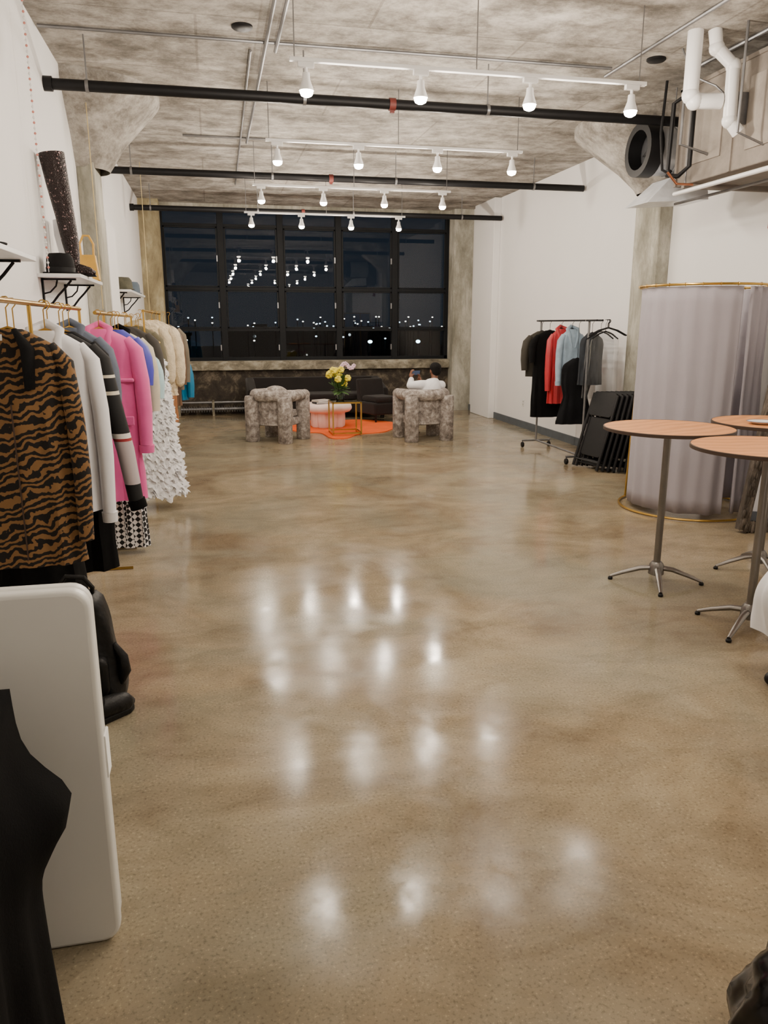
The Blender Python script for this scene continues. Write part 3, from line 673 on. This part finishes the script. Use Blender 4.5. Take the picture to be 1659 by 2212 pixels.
# black bag & shoe
t = thing('bag', 'slumped black leather bag on the floor below the tiger coat', 'bag', (-.60, 3.32, 0))
rs = []
for j in range(20):
    f = j/19; z = .0+.50*f; w = .145-.035*f**2+.008*math.sin(f*10); d = .12-.05*f
    if j in (0, 19): w *= .85; d *= .8
    rs.append([(w*math.copysign(abs(math.cos(a))**.5, math.cos(a))*(1+.03*math.sin(3*a+f*6))+.01*math.sin(f*5)-.02*f, d*math.copysign(abs(math.sin(a))**.6, math.sin(a))*(1+.08*math.sin(5*a+f*7)), z) for a in [2*PI*q/48 for q in range(48)]])
MB().rings(rs, True, True, True).build('body', m_leather, t, ang=70)
MB().prism(rrect(-.10, .10, .07, .25, .04), 'y', -.145, -.08).build('front_pocket', m_leather, t, bevel=.02)
MB().tube([(-.07, 0, .48), (-.08, -.02, .55), (-.05, -.03, .59), (.02, -.03, .58), (.05, -.02, .53), (.04, 0, .48)], .010, 8).build('handle', m_leather, t)
MB().tube([(.12, -.05, .28), (.155, -.06, .22), (.16, -.07, .16), (.14, -.06, .10)], [.012, .022, .026, .014], 10).build('side_pouch', m_leather, t)
t = thing('shoe', 'black leather shoe on the floor beside the black bag', 'shoe', (-.505, 3.12, 0), (0, 0, .75))
MB().tube([(-.055, 0, .085), (-.05, 0, .115)], [.040, .036], 14).build('collar', m_leather, t)
MB().tube([(-.10, 0, .055), (-.07, 0, .064), (-.02, 0, .066), (.04, 0, .058), (.09, 0, .048), (.125, 0, .036)], [.024, .043, .045, .045, .040, .016], 14).build('upper', m_leather, t, ang=80)
MB().prism([(-.10, -.028), (-.02, -.03), (.09, -.034), (.125, -.015), (.125, .015), (.09, .034), (-.02, .03), (-.10, .028)], 'z', 0, .03).build('sole', m_leather, t, bevel=.008)

# ---------------------------------------------------------------- seating area
def armchair(x, y, rz, lab):
    t = thing('armchair', lab, 'armchair', (x, y, 0), (0, 0, rz), 'mottled grey tube armchairs')
    for sx, sy in ((-1, -1), (1, -1), (-1, 1), (1, 1)):
        MB().lathe([(.09, 0), (.1, .012), (.1, .6), (.09, .64)], 32, (sx*.265, sy*.26, 0)).build('leg', m_arm, t)
    A = .28
    path = [(-A, .30, .635), (-A, .1, .64), (-A, -.08, .645)]
    path += [(-A+A*(1-math.cos(a)), -.08-.22*math.sin(a), .65) for a in [PI*k/16 for k in range(1, 16)]]
    path += [(A, -.08, .645), (A, .1, .64), (A, .30, .635)]
    MB().tube(path, [.07]+[.08]*(len(path)-2)+[.07], 24).ball(path[0], .074).ball(path[-1], .074).build('back_roll', m_arm, t, ang=80)
    rs = []
    for a in [PI*k/24 for k in range(25)]:
        cx, cy = -.285*math.cos(a), -.07-.22*math.sin(a); q = .84
        rs.append([(cx, cy, .24), (cx, cy, .62), (cx*q, cy*q, .62), (cx*q, cy*q, .24)])
    MB().rings(rs, True, True, True).build('back_panel', m_arm, t)
    MB().prism(rrect(-.25, .25, -.22, .30, .09), 'z', .22, .33).build('seat_base', m_arm, t, bevel=.02)
    MB().prism(rrect(-.22, .22, -.18, .31, .09), 'z', .33, .42).build('seat_cushion', m_arm, t, bevel=.03)
    return t
armchair(.87, 11.08, math.radians(-35), 'mottled grey barrel armchair, left of the pair')
armchair(2.93, 10.78, math.radians(6), 'mottled grey barrel armchair with a person sitting in it')
tag(MB().ball((0, 0, .175), .21, .07, .175, 24, 14).build('cushion', m_arm, loc=(.85, 11.14, .42)), 'grey cushion propped inside the left armchair', 'cushion')
rugp = [(1.05, 12.3), (1.3, 11.75), (1.55, 11.6), (1.62, 11.05), (1.85, 10.98), (2.1, 11.35), (2.5, 11.5), (2.75, 11.85), (3.0, 12.0), (2.98, 12.5), (2.75, 12.9), (2.4, 13.15), (1.9, 13.1), (1.5, 13.2), (1.15, 12.85)]
rp = []
for i in range(len(rugp)):
    p0, p1, p2, p3 = [Vector(rugp[(i+k-1) % len(rugp)]) for k in range(4)]
    for k in range(5):
        u = k/5; rp.append(tuple(.5*((2*p1)+(-p0+p2)*u+(2*p0-5*p1+4*p2-p3)*u*u+(-p0+3*p1-3*p2+p3)*u**3)))
tag(MB().prism(rp, 'z', 0.0, .012).build('rug', m_rug), 'flame shaped bright orange rug under the coffee table', 'rug')
t = thing('coffee_table', 'round blush pink drum coffee table with scalloped pedestal', 'coffee table', (1.77, 12.35, .012))
MB().lathe([(.31, .235), (.36, .25), (.385, .28), (.39, .31), (.38, .35), (.34, .375), (.001, .38)], 36).build('tabletop', m_pink, t, ang=60)
for k in range(9):
    a = 2*PI*k/9; MB().lathe([(.08, 0), (.09, .015), (.095, .14), (.09, .25)], 16, (.19*math.cos(a), .19*math.sin(a), 0)).build('leg', m_pink, t)
MB().lathe([(.17, 0), (.17, .24)], 24).build('core', m_pink, t)
for k, (c, lb, dz) in enumerate(((S(30, 30, 34), 'black', 0), (S(200, 190, 180), 'pale grey', .028))):
    b = thing('book', lb+' hardback book on the pink coffee table', 'book', (1.66, 12.25, .393+dz), (0, 0, .3+k*.2), 'books on the coffee table')
    MB().box(-.13, .13, -.09, .09, 0, .004).box(-.13, .13, -.09, .09, .024, .028).box(-.13, -.126, -.09, .09, 0, .028).build('cover', M('book_cover_'+lb.replace(' ', '_'), c), b)
    MB().box(-.125, .125, -.086, .086, .004, .024).build('pages', m_white, b)
t = thing('side_table', 'square gold framed glass side table before the coffee table', 'side table', (1.90, 11.45, .012))
a = .21; hh = .49
for sx in (-1, 1):
    for sy in (-1, 1): MB().box(sx*a-.010, sx*a+.010, sy*a-.010, sy*a+.010, 0, hh).build('leg', m_gold, t)
for z, nm in ((hh-.012, 'top_frame'), (.03, 'lower_frame')):
    MB().box(-a, a, -a-.010, -a+.010, z-.01, z+.012).box(-a, a, a-.010, a+.010, z-.01, z+.012).box(-a-.010, -a+.010, -a, a, z-.01, z+.012).box(a-.010, a+.010, -a, a, z-.01, z+.012).build(nm, m_gold, t)
MB().box(-a, a, -a, a, hh, hh+.008).build('glass_top', m_vase, t)
t = thing('flower_vase', 'glass vase of yellow flowers, green leaves and pink orchid', 'flower vase', (1.84, 11.5, .512))
MB().lathe([(.05, 0), (.06, .01), (.07, .08), (.055, .15), (.06, .18), (.055, .18), (.05, .15), (.062, .08), (.052, .014), (.001, .012)], 24).build('vase', m_vase, t)
mg = M('leaf_green', S(58, 88, 34), .6, var=.3); myl = M('petal_yellow', S(228, 210, 60), .6, var=.12); mpk = M('petal_pink', S(226, 192, 212), .6)
rnd = random.Random(3)
for k in range(14):
    a = 2*PI*k/14+rnd.uniform(-.2, .2); r = rnd.uniform(.04, .16); z = rnd.uniform(.22, .47)
    p = Vector((r*math.cos(a)-.03, r*math.sin(a), z))
    MB().tube([(0, 0, .02), (p.x*.4, p.y*.4, .15), p], .004, 6).build('stem', mg, t)
    b = MB()
    for q in range(7):
        aa = 2*PI*q/7; b.ball(p+Vector((.032*math.cos(aa), .012*math.sin(aa*2), .030*math.sin(aa))), .024, .016, .022, 8, 5)
    b.ball(p, .022, n=8, m=5); b.build('flower_head', myl, t)
for k in range(26):
    a = 2*PI*k/26+.2; r = rnd.uniform(.10, .2); z = rnd.uniform(.10, .42); ca, sa = math.cos(a), math.sin(a)
    rs = []
    for f, w in ((0, .004), (.3, .034), (.6, .04), (.85, .022), (1, .002)):
        c = Vector((r*f*ca, r*f*sa, .13+(z-.10)*f-.06*f*f)); sd = Vector((-sa, ca, 0))*w
        rs.append([c-sd, c+Vector((0, 0, .006)), c+sd])
    MB().rings(rs, False).build('leaf', mg, t)
for st in ((.16, .04, .5), (.10, .10, .54)):
    MB().tube([(0, 0, .03), (.02, .03, .3), (.06, .06, .5), (.11, .06, .53), st], .004, 6).build('stem', mg, t)
for k in range(8):
    p = Vector((.04+k*.026, .05+.01*(k % 2), .50+.035*math.sin(k*.9))); b = MB()
    for q in range(5):
        aa = 2*PI*q/5+.3; b.ball(p+Vector((.018*math.cos(aa), -.005, .018*math.sin(aa))), .016, .006, .016, 8, 5)
    b.build('orchid_bloom', mpk, t)
# sofa
t = thing('sofa', 'long dark brown sofa under the window behind coffee table', 'sofa', (.55, 13.4, 0))
MB().box(.1, 2.35, .05, .8, .1, .3).build('base', m_sofa, t, bevel=.02)
MB().prism([(.62, .25), (.78, .68), (.92, .68), (.88, .1), (.7, .1)], 'x', .05, 2.4).build('backrest', m_sofa, t, bevel=.03)
for x in (.0, 2.3):
    MB().prism([(.0, .1), (-.0, .52), (.5, .62), (.85, .69), (.85, .1)], 'x', x, x+.16).build('armrest', m_sofa, t, bevel=.035)
for k in range(3): MB().box(.17+k*.71, .86+k*.71, .03, .68, .3, .43).build('seat_cushion', m_sofa, t, bevel=.04)
for x in (.08, 2.38):
    for y in (.06, .8): MB().lathe([(.018, 0), (.025, .1)], 12, (x, y, 0)).build('foot', m_black, t)
t = thing('lounge_chair', 'low dark brown lounge chair right of the sofa', 'lounge chair', (2.62, 12.62, .012), (0, 0, .35))
MB().box(-.02, .5, .0, .6, .12, .32).build('base', m_sofa, t, bevel=.03)
MB().prism([(.45, .2), (.58, .69), (.68, .69), (.6, .12)], 'x', .0, .5).build('backrest', m_sofa, t, bevel=.03)
MB().box(.02, .46, .0, .5, .32, .42).build('seat_cushion', m_sofa, t, bevel=.04)
for x in (.03, .45):
    for y in (.05, .55): MB().lathe([(.015, 0), (.02, .13)], 10, (x, y, 0)).build('leg', m_black, t)
t = thing('radiator', 'low finned heating pipe on brackets below the window, left of sofa', 'radiator', (-.68, 14.35, 0))
MB().tube([(0, 0, .12), (1.9, 0, .12)], .03, 12).build('pipe', m_galv, t)
MB().tube([(0, 0, .24), (1.9, 0, .24)], .022, 10).build('pipe', m_galv, t)
fm = MB()
for k in range(40): fm.box(.08+k*.045, .086+k*.045, -.05, .05, .07, .17)
fm.build('fins', m_galv, t)
for x in (.05, .65, 1.25, 1.85): MB().box(x-.02, x+.02, -.03, .03, 0, .28).build('bracket', m_sill, t)

# ---------------------------------------------------------------- person
pr = thing('person', 'seated person in white shirt with short dark hair holding a phone', 'person', (3.02, 10.82, 0), (0, 0, math.radians(10)))
J = dict(pel=(-.06, .02, .50), sp=(-.03, -.02, .61), ch=(.03, -.04, .72), nk=(.085, -.02, .83), hd=(.11, .01, .965),
         sl=(-.13, -.03, .775), sr=(.19, -.03, .76), el=(-.24, .10, .76), er=(.21, .12, .72), wl=(-.16, .24, .85), wr=(.02, .30, .79),
         hl=(-.14, .05, .50), hr=(.03, .05, .50), kl=(-.15, .45, .50), kr=(.08, .45, .50), al=(-.13, .58, .11), ar=(.06, .58, .11))
b = MB()
b.cap(J['pel'], J['sp'], .12, .11).cap(J['sp'], J['ch'], .11, .12).cap(J['ch'], J['nk'], .09, .05).cap(J['nk'], (.10, 0, .91), .048, .048)
b.cap(J['sl'], J['sr'], .055, .055)
for s in 'lr':
    b.cap(J['s'+s], J['e'+s], .048, .038).cap(J['e'+s], J['w'+s], .038, .026)
    b.cap(J['h'+s], J['k'+s], .078, .055).cap(J['k'+s], J['a'+s], .052, .034)
hx, hy, hz = J['hd']
b.ball((hx, hy, hz+.02), .072, .09, .088).ball((hx, hy+.03, hz-.045), .052, .058, .05)
b.cap((hx, hy+.088, hz+.012), (hx, hy+.108, hz-.02), .008, .013)
b.ball((hx, hy+.083, hz-.05), .024, .01, .009, 10, 8)
for s in (-1, 1):
    b.ball((hx+s*.074, hy-.005, hz-.005), .010, .02, .03, 10, 8)
    b.ball((hx+s*.03, hy+.078, hz+.03), .018, .01, .006, 10, 8)
for s, sg in (('l', -1), ('r', 1)):
    w = Vector(J['w'+s]); pc = w+Vector((sg*-.008, .035, .045))
    b.cap(w, pc, .022, .03)
    b.ball(pc, .022, .034, .042, 12, 8)
    for q in range(4):
        r0 = pc+Vector((0, .026-q*.017, .034)); L = (.036, .042, .039, .03)[q]
        r1 = r0+Vector((sg*-.012, .002, L*.8)); r2 = r1+Vector((sg*-.030, 0, .010))
        b.cap(r0, r1, .0088, .008, 8).cap(r1, r2, .008, .007, 8)
    b.cap(pc+Vector((sg*-.008, -.028, -.01)), pc+Vector((sg*-.03, -.045, .022)), .011, .008, 8)
b.build('body', m_skin, pr, remesh=.006)
for s in (-1, 1): MB().ball((hx+s*.03, hy+.082, hz+.016), .011, .008, .008, 10, 8).build('eye', m_white, pr)
h = MB().ball((hx, hy-.012, hz+.04), .082, .096, .082, 24, 14).ball((hx, hy-.045, hz), .072, .06, .07, 20, 12).ball((hx+.01, hy+.02, hz+.075), .07, .07, .045, 20, 10)
h.build('hair', m_hair, pr, remesh=.008)
sh = MB().cap(J['pel'], J['sp'], .14, .135).cap(J['sp'], J['ch'], .135, .145).cap(J['ch'], (.08, -.03, .80), .12, .075)
sh.cap(J['sl'], J['sr'], .068, .068)
for s in 'lr':
    e, w = Vector(J['e'+s]), Vector(J['w'+s]); sh.cap(J['s'+s], e, .068, .056).cap(e, e+(w-e)*.8, .056, .042)
sh.build('shirt', wshirt, pr, remesh=.009)
tr = MB().ball((-.05, .03, .50), .15, .14, .09)
for s in 'lr': tr.cap(J['h'+s], J['k'+s], .088, .07).cap(J['k'+s], J['a'+s], .068, .052)
tr.build('trousers', M('dark_trousers', S(48, 40, 36), .8), pr, remesh=.01)
for s in 'lr':
    ax, ay, az = J['a'+s]
    MB().tube([(ax, ay-.07, .05), (ax, ay-.02, .058), (ax, ay+.07, .048), (ax, ay+.14, .036), (ax, ay+.19, .028)], [.03, .044, .042, .036, .018], 14).box(ax-.04, ax+.04, ay-.09, ay+.19, .0, .02).build('shoe', M('brown_shoe', S(70, 46, 34), .4), pr, ang=80)
t = thing('phone', 'dark phone held up by the seated person', 'phone', (2.90, 11.13, .89), (.35, 0, .17))
MB().prism(rrect(-.075, .075, 0, .074, .01), 'y', -.004, .004).build('case', m_black, t, bevel=.002)
MB().prism(rrect(-.07, .07, .004, .07, .006), 'y', -.0055, -.004).build('screen', M('phone_screen', S(60, 70, 90), .1, emit=.6), t)

# ---------------------------------------------------------------- right side
RX = 4.23; rail2 = 1.66
t = thing('garment_rack', 'black rolling garment rack beside the right wall', 'clothes rack', (RX, 8.1, 0))
for dx in (-.035, .035): MB().tube([(dx, 0, rail2), (dx, 1.65, rail2)], .011, 10).build('rail', m_black, t)
for y in (.25, 1.6):
    MB().tube([(0, y, .1), (0, y, rail2)], .013, 10).build('upright', m_galv, t)
    MB().tube([(-.2, y, .09), (.2, y, .09)], .013, 10).build('base_crossbar', m_galv, t)
    MB().tube([(-.05, y, rail2), (.05, y, rail2)], .011, 8).build('top_crossbar', m_galv, t)
    for s in (-1, 1):
        c = MB().lathe([(.032, -.014), (.035, -.01), (.035, .01), (.032, .014)], 16, mx=Matrix.Translation((s*.19, y, .035)) @ Ry).build('caster', m_black, t)
        MB().tube([(s*.19, y, .04), (s*.19, y, .095)], .007, 6).build('caster_stem', m_galv, c)
MB().tube([(0, 0.25, .09), (0, 1.6, .09)], .012, 10).build('base_bar', m_galv, t)
G2 = 'clothes on the black rolling rack'
kw = dict(rail=rail2, grp=G2, hmat=m_black, d=.06)
garment('olive_coat', 'dark olive short jacket at the far end of the black rack', 'jacket', RX-.02, 9.62, 1.53, .95, .21, M('dark_olive', S(46, 42, 34), .85), slen=.4, **kw)
garment('black_tunic', 'long black short sleeved tunic beside the red jacket', 'dress', RX-.0, 9.42, 1.54, .44, .215, m_blackcloth, slen=.30, sr=.05, **kw)
red = M('red_satin', S(172, 30, 40), .5, var=.15)
garment('red_jacket', 'red quilted jacket on the black rack', 'jacket', RX+.04, 9.16, 1.56, .64, .15, red, slen=.66, sr=.045, collar=red, amp=.1, **kw)
den = M('light_denim', S(142, 162, 180), .8, var=.18, scale=12)
garment('denim_jacket', 'light blue denim jacket on the black rack', 'jacket', RX+.04, 8.86, 1.56, .95, .15, den, slen=.52, sr=.045, collar=den, scuff=den, **kw)
garment('black_skirt_dress', 'black dress with flared skirt on the black rack', 'dress', RX+.03, 8.66, 1.22, .44, .20, M('washed_black', S(16, 17, 20), .9, var=.3, spec=.2), sleeves=False, flare=1.25, dress=True, **kw)
garment('denim_vest', 'dark faded denim vest over the black dress', 'vest', RX+.12, 8.5, 1.52, .92, .15, M('dark_denim', S(28, 34, 42), .8, var=.4, scale=10), sleeves=False, **kw)
for k, y in enumerate((8.33, 8.22)):
    t = thing('garment_bag', '%s clear plastic garment cover on the black rack' % ('farther', 'nearer')[k], 'garment cover', (RX+.14, y, .78), group=G2)
    hanger(RX+.14, y, 1.54, rail2, m_black, 'black hanger inside the %s clear plastic cover' % ('farther', 'nearer')[k], 'hangers on the black rolling rack', .16)
    zloft(MB(), [(1.54, .04, .02), (1.5, .12, .025), (1.44, .17, .03), (1.2, .18, .03), (.78, .19, .035)], zo=.78, amp=.06).build('cover', m_clear, t)
for k in range(4):
    hanger(RX+.13-k*.01, 8.16-k*.03, 1.58, rail2, m_black, 'empty black hanger at the near end of the black rack', 'empty black hangers on the rolling rack', .22)
# folding chairs leaning
mpl = M('black_plastic', S(16, 16, 18), .5, var=.15, spec=.3)
t = thing('folding_chair', 'x', 'folding chair', (4.14, 8.02, .0), (PI/2, 0, 0), 'black folding chairs leaning by the column')
for s in (-1, 1):
    MB().tube([(s*.215, 0, .015), (s*.215, .0, .45), (s*.205, .0, .88)], .020, 8, flat=.8).build('back_leg', mpl, t)
    MB().tube([(s*.185, -.022, .015), (s*.185, -.022, .6)], .016, 8).build('front_leg', mpl, t)
MB().prism(rrect(-.2, .2, .62, .90, .04), 'y', -.014, .012).build('backrest', mpl, t, bevel=.005)
MB().prism(rrect(-.175, .175, .16, .61, .04), 'y', -.034, -.016).build('seat', mpl, t, bevel=.005)
MB().tube([(-.2, 0, .10), (.2, 0, .10)], .010, 6).build('back_crossbar', mpl, t)
MB().tube([(-.18, -.022, .07), (.18, -.022, .07)], .010, 6).build('front_crossbar', mpl, t)
fc = t
names = ['outermost', 'second', 'third', 'fourth', 'fifth', 'sixth', 'seventh', 'innermost']
for k in range(8):
    loc = (4.11+k*.052, 8.02-k*.03, 0); rot = (math.radians(16-k*.7), 0, PI/2+.18)
    lab = names[k]+' black folding chair in the folded row leaning by the column'
    if k == 0: fc.location = loc; fc.rotation_euler = rot; fc['label'] = lab
    else: dup(fc, loc, rot, lab)
# fitting room
FX, FY, FR, FZ = 4.14, 6.09, .53, 1.93
t = thing('fitting_room_frame', 'round gold fitting room frame with floor ring and top ring', 'fitting room', (FX, FY, 0))
for z, nm in ((.015, 'floor_ring'), (FZ, 'top_ring')):
    rr = FR+(.05 if z < 1 else 0)
    MB().tube([(rr*math.cos(2*PI*k/48), rr*math.sin(2*PI*k/48), z) for k in range(49)], .010, 8).build(nm, m_gold, t)
for a in (20, 125, 75):
    a = math.radians(a); MB().tube([((FR+.05)*math.cos(a), (FR+.05)*math.sin(a), .015), (FR*math.cos(a), FR*math.sin(a), FZ)], .010, 8).build('pole', m_gold, t)
def curtain(a0, a1, lab, nf, z0=.05, amp=1.0, dr=0):
    n = 200; rs = []
    for j in range(16):
        f = j/15; z = FZ-.015-(FZ-.015-z0)*f; ring = []
        for i in range(n+1):
            u = i/n; a = math.radians(a0+(a1-a0)*u)
            r = FR-.02-dr+amp*(.006+.005*f)*math.sin(u*nf*2*PI+.8*math.sin(f*2+u*5))+amp*.010*f*math.sin(u*nf*1.3*PI+f)+amp*.004*noise.noise(Vector((u*30, f*4, 0)))
            ring.append((r*math.cos(a), r*math.sin(a), z+.004*math.sin(u*40)*f))
        rs.append(ring)
    o = thing('curtain', lab, 'curtain', (FX, FY, 0), group='mauve fitting room curtains')
    MB().rings(rs, False).build('drape', m_curt, o, solid=.004, ang=80)
    k_ = int(abs(a1-a0)/14)
    for i in range(k_):
        a = math.radians(a0+(a1-a0)*(i+.5)/k_)
        MB().lathe([(.012, -.003), (.015, 0), (.012, .003)], 12, mx=Matrix.Translation((FR*math.cos(a), FR*math.sin(a), FZ)) @ Matrix.Rotation(a, 4, 'Z') @ Matrix.Rotation(PI/2, 4, 'X'), caps=False).build('curtain_ring', m_gold, o)
curtain(-235, -90, 'mauve grey curtain covering the left side of the fitting room', 9, .05, .8)
curtain(-81, 40, 'mauve grey curtain on the right side of the fitting room opening', 9, .05, 2.2, .02)
# shaggy mirror
t = thing('floor_mirror', 'tall mirror with shaggy brown textured frame beside the fitting room', 'mirror', (4.02, 5.20, 0.03), (math.radians(-6), math.radians(11), -.1))
def shag(x0, x1, z0, z1):
    b = MB().box(x0, x1, -.03, .03, z0, z1)
    r = random.Random(int(x0*100+z0*10))
    for k in range(int((x1-x0)*(z1-z0)*900)):
        x, z = r.uniform(x0, x1), r.uniform(z0, z1)
        q = r.uniform(.012, .022); b.ball((x, -.03+r.uniform(-.01, .01), z), q*.6, q*.7, q*1.9, 6, 4)
    return b
shag(0, .08, 0, 1.5).build('side_frame', m_bark, t); shag(.45, .53, 0, 1.5).build('side_frame', m_bark, t)
shag(.08, .45, 0, .08).build('bottom_frame', m_bark, t); shag(.08, .45, 1.42, 1.5).build('top_frame', m_bark, t)
MB().box(.08, .45, -.01, 0, .08, 1.42).build('glass', M('mirror_glass', S(200, 200, 205), .03, 1, var=.01), t)
# cocktail tables
def cocktail(x, y, lab, rz=0):
    t = thing('cocktail_table', lab, 'cocktail table', (x, y, 0), (0, 0, rz), 'tall round cocktail tables')
    R = .382
    MB().lathe([(.001, .985), (R, .985), (R, 1.004), (.001, 1.004)], 56).build('tabletop', m_wood, t)
    MB().lathe([(R, .983), (R+.006, .985), (R+.006, 1.003), (R, 1.005)], 56, caps=False).build('edge_band', M('dark_edge', S(60, 44, 34), .5), t)
    MB().lathe([(.1, .985), (.1, .978), (.03, .965), (.022, .95)], 24).build('mounting_plate', m_black, t)
    mc = M('satin_chrome', S(132, 128, 124), .35, .9)
    MB().lathe([(.022, .95), (.022, .1)], 18).build('column', mc, t)
    MB().lathe([(.03, .14), (.045, .12), (.05, .06), (.03, .05)], 18).build('hub', mc, t)
    for k in range(4):
        a = PI/4+k*PI/2; c, s = math.cos(a), math.sin(a)
        l = MB().tube([(c*.02, s*.02, .10), (c*.10, s*.10, .09), (c*.2, s*.2, .055), (c*.28, s*.28, .022)], [.020, .020, .016, .011], 10, flat=.8).build('foot', mc, t)
        MB().lathe([(.014, 0), (.016, .012), (.01, .02)], 12, (c*.28, s*.28, 0)).build('foot_pad', m_black, l)
    return t
ct = cocktail(2.72, 4.24, 'tall round wood cocktail table standing nearest the open floor', .35)
dup(ct, (2.80, 3.44, 0), (0, 0, -.2), 'tall round cocktail table nearest the camera at right edge')
dup(ct, (3.54, 4.32, 0), (0, 0, .5), 'tall round cocktail table behind the other two at right edge')
t = thing('plate', 'small white plate on the rearmost cocktail table', 'plate', (3.38, 4.25, 1.005))
MB().lathe([(.001, .004), (.05, .004), (.085, .016), (.088, .018), (.052, 0), (.001, 0)], 28).build('dish', m_white, t)
MB().lathe([(.086, .0165), (.09, .018), (.086, .0195)], 28, caps=False).build('rim', M('plate_blue', S(90, 110, 150)), t)
# white draped stool and black sack at right edge
SX, SY = 2.64, 2.78
t = thing('stool', 'dark wheeled stool under a crumpled white cloth', 'stool', (SX, SY, 0))
MB().lathe([(.001, .62), (.14, .62), (.15, .59), (.14, .56), (.001, .56)], 24).build('seat', mpl, t)
MB().lathe([(.02, .56), (.02, .1)], 12).build('column', m_galv, t)
for k in range(5):
    a = 2*PI*k/5+.5; f = MB().tube([(0, 0, .11), (.2*math.cos(a), .2*math.sin(a), .07)], .014, 8).build('foot', mpl, t)
    MB().ball((.2*math.cos(a), .2*math.sin(a), .032), .032, .032, .032, 12, 8).build('caster', mpl, f)
rs = []
for j in range(34):
    f = j/33; ring = []
    for i in range(100):
        th = 2*PI*i/100
        r = .16*min(1, f*5)+.07*f; z = .72 if f < .2 else .72-(f-.2)*.68
        r *= 1+.20*f*math.sin(5*th+1.3+f)+.07*f*math.sin(11*th+f*3)
        nn = noise.noise(Vector((math.cos(th)*2.2, math.sin(th)*2.2, z*4)))*.06
        ring.append((SX+(r+nn)*math.cos(th), SY+(r+nn)*math.sin(th), z+nn*.4+.05*(1-f)*noise.noise(Vector((r*math.cos(th)*9, r*math.sin(th)*9, 3)))+.05*f*math.sin(3*th)))
    rs.append(ring)
tag(MB().rings(rs, True, True, False).build('draped_cloth', wshirt, ang=80), 'crumpled white cloth heaped over the stool at right edge', 'cloth')
rs = []
for j in range(30):
    f = j/29; t_ = PI*f; ring = []
    for i in range(80):
        th = 2*PI*i/80; c_, s_ = math.cos(th), math.sin(th)
        r = .24*max(math.sin(t_), .02)**.55; z = .21-.21*math.cos(t_)
        q = noise.noise(Vector((c_*2.2, s_*2.2, z*8)))*.04+abs(noise.noise(Vector((c_*5, s_*5, z*16+4))))*.03*math.sin(t_)
        ring.append(((r+q)*c_, (r+q)*s_, max(z, 0)))
    rs.append(ring)
t = thing('rubbish_bag', 'glossy crumpled black plastic rubbish bag at lower right corner', 'rubbish bag', (1.21, .99, 0))
m_bin = M('black_bin_liner', S(3, 3, 4), .22, var=.3, bump=.15, bscale=14, spec=.35)
MB().rings(rs, True, True, True).build('sack', m_bin, t, ang=80)
MB().tube([(0, 0, .39), (.01, 0, .43), (.03, .01, .46)], [.04, .02, .045], 12).build('knot', m_bin, t)

# ---------------------------------------------------------------- world and camera
w = bpy.data.worlds.new('night'); bpy.context.scene.world = w; w.use_nodes = True
w.node_tree.nodes['Background'].inputs[0].default_value = (.012, .0165, .023, 1)
cd = bpy.data.cameras.new('camera'); cam = bpy.data.objects.new('camera', cd); C.objects.link(cam)
cd.sensor_fit = 'VERTICAL'; cd.sensor_height = 36; cd.lens = 1662/2212*36; cd.clip_end = 1000
cam.location = (0, 0, H); cam.rotation_euler = (math.radians(90-13.73), 0, math.radians(-12.33))
bpy.context.scene.camera = cam
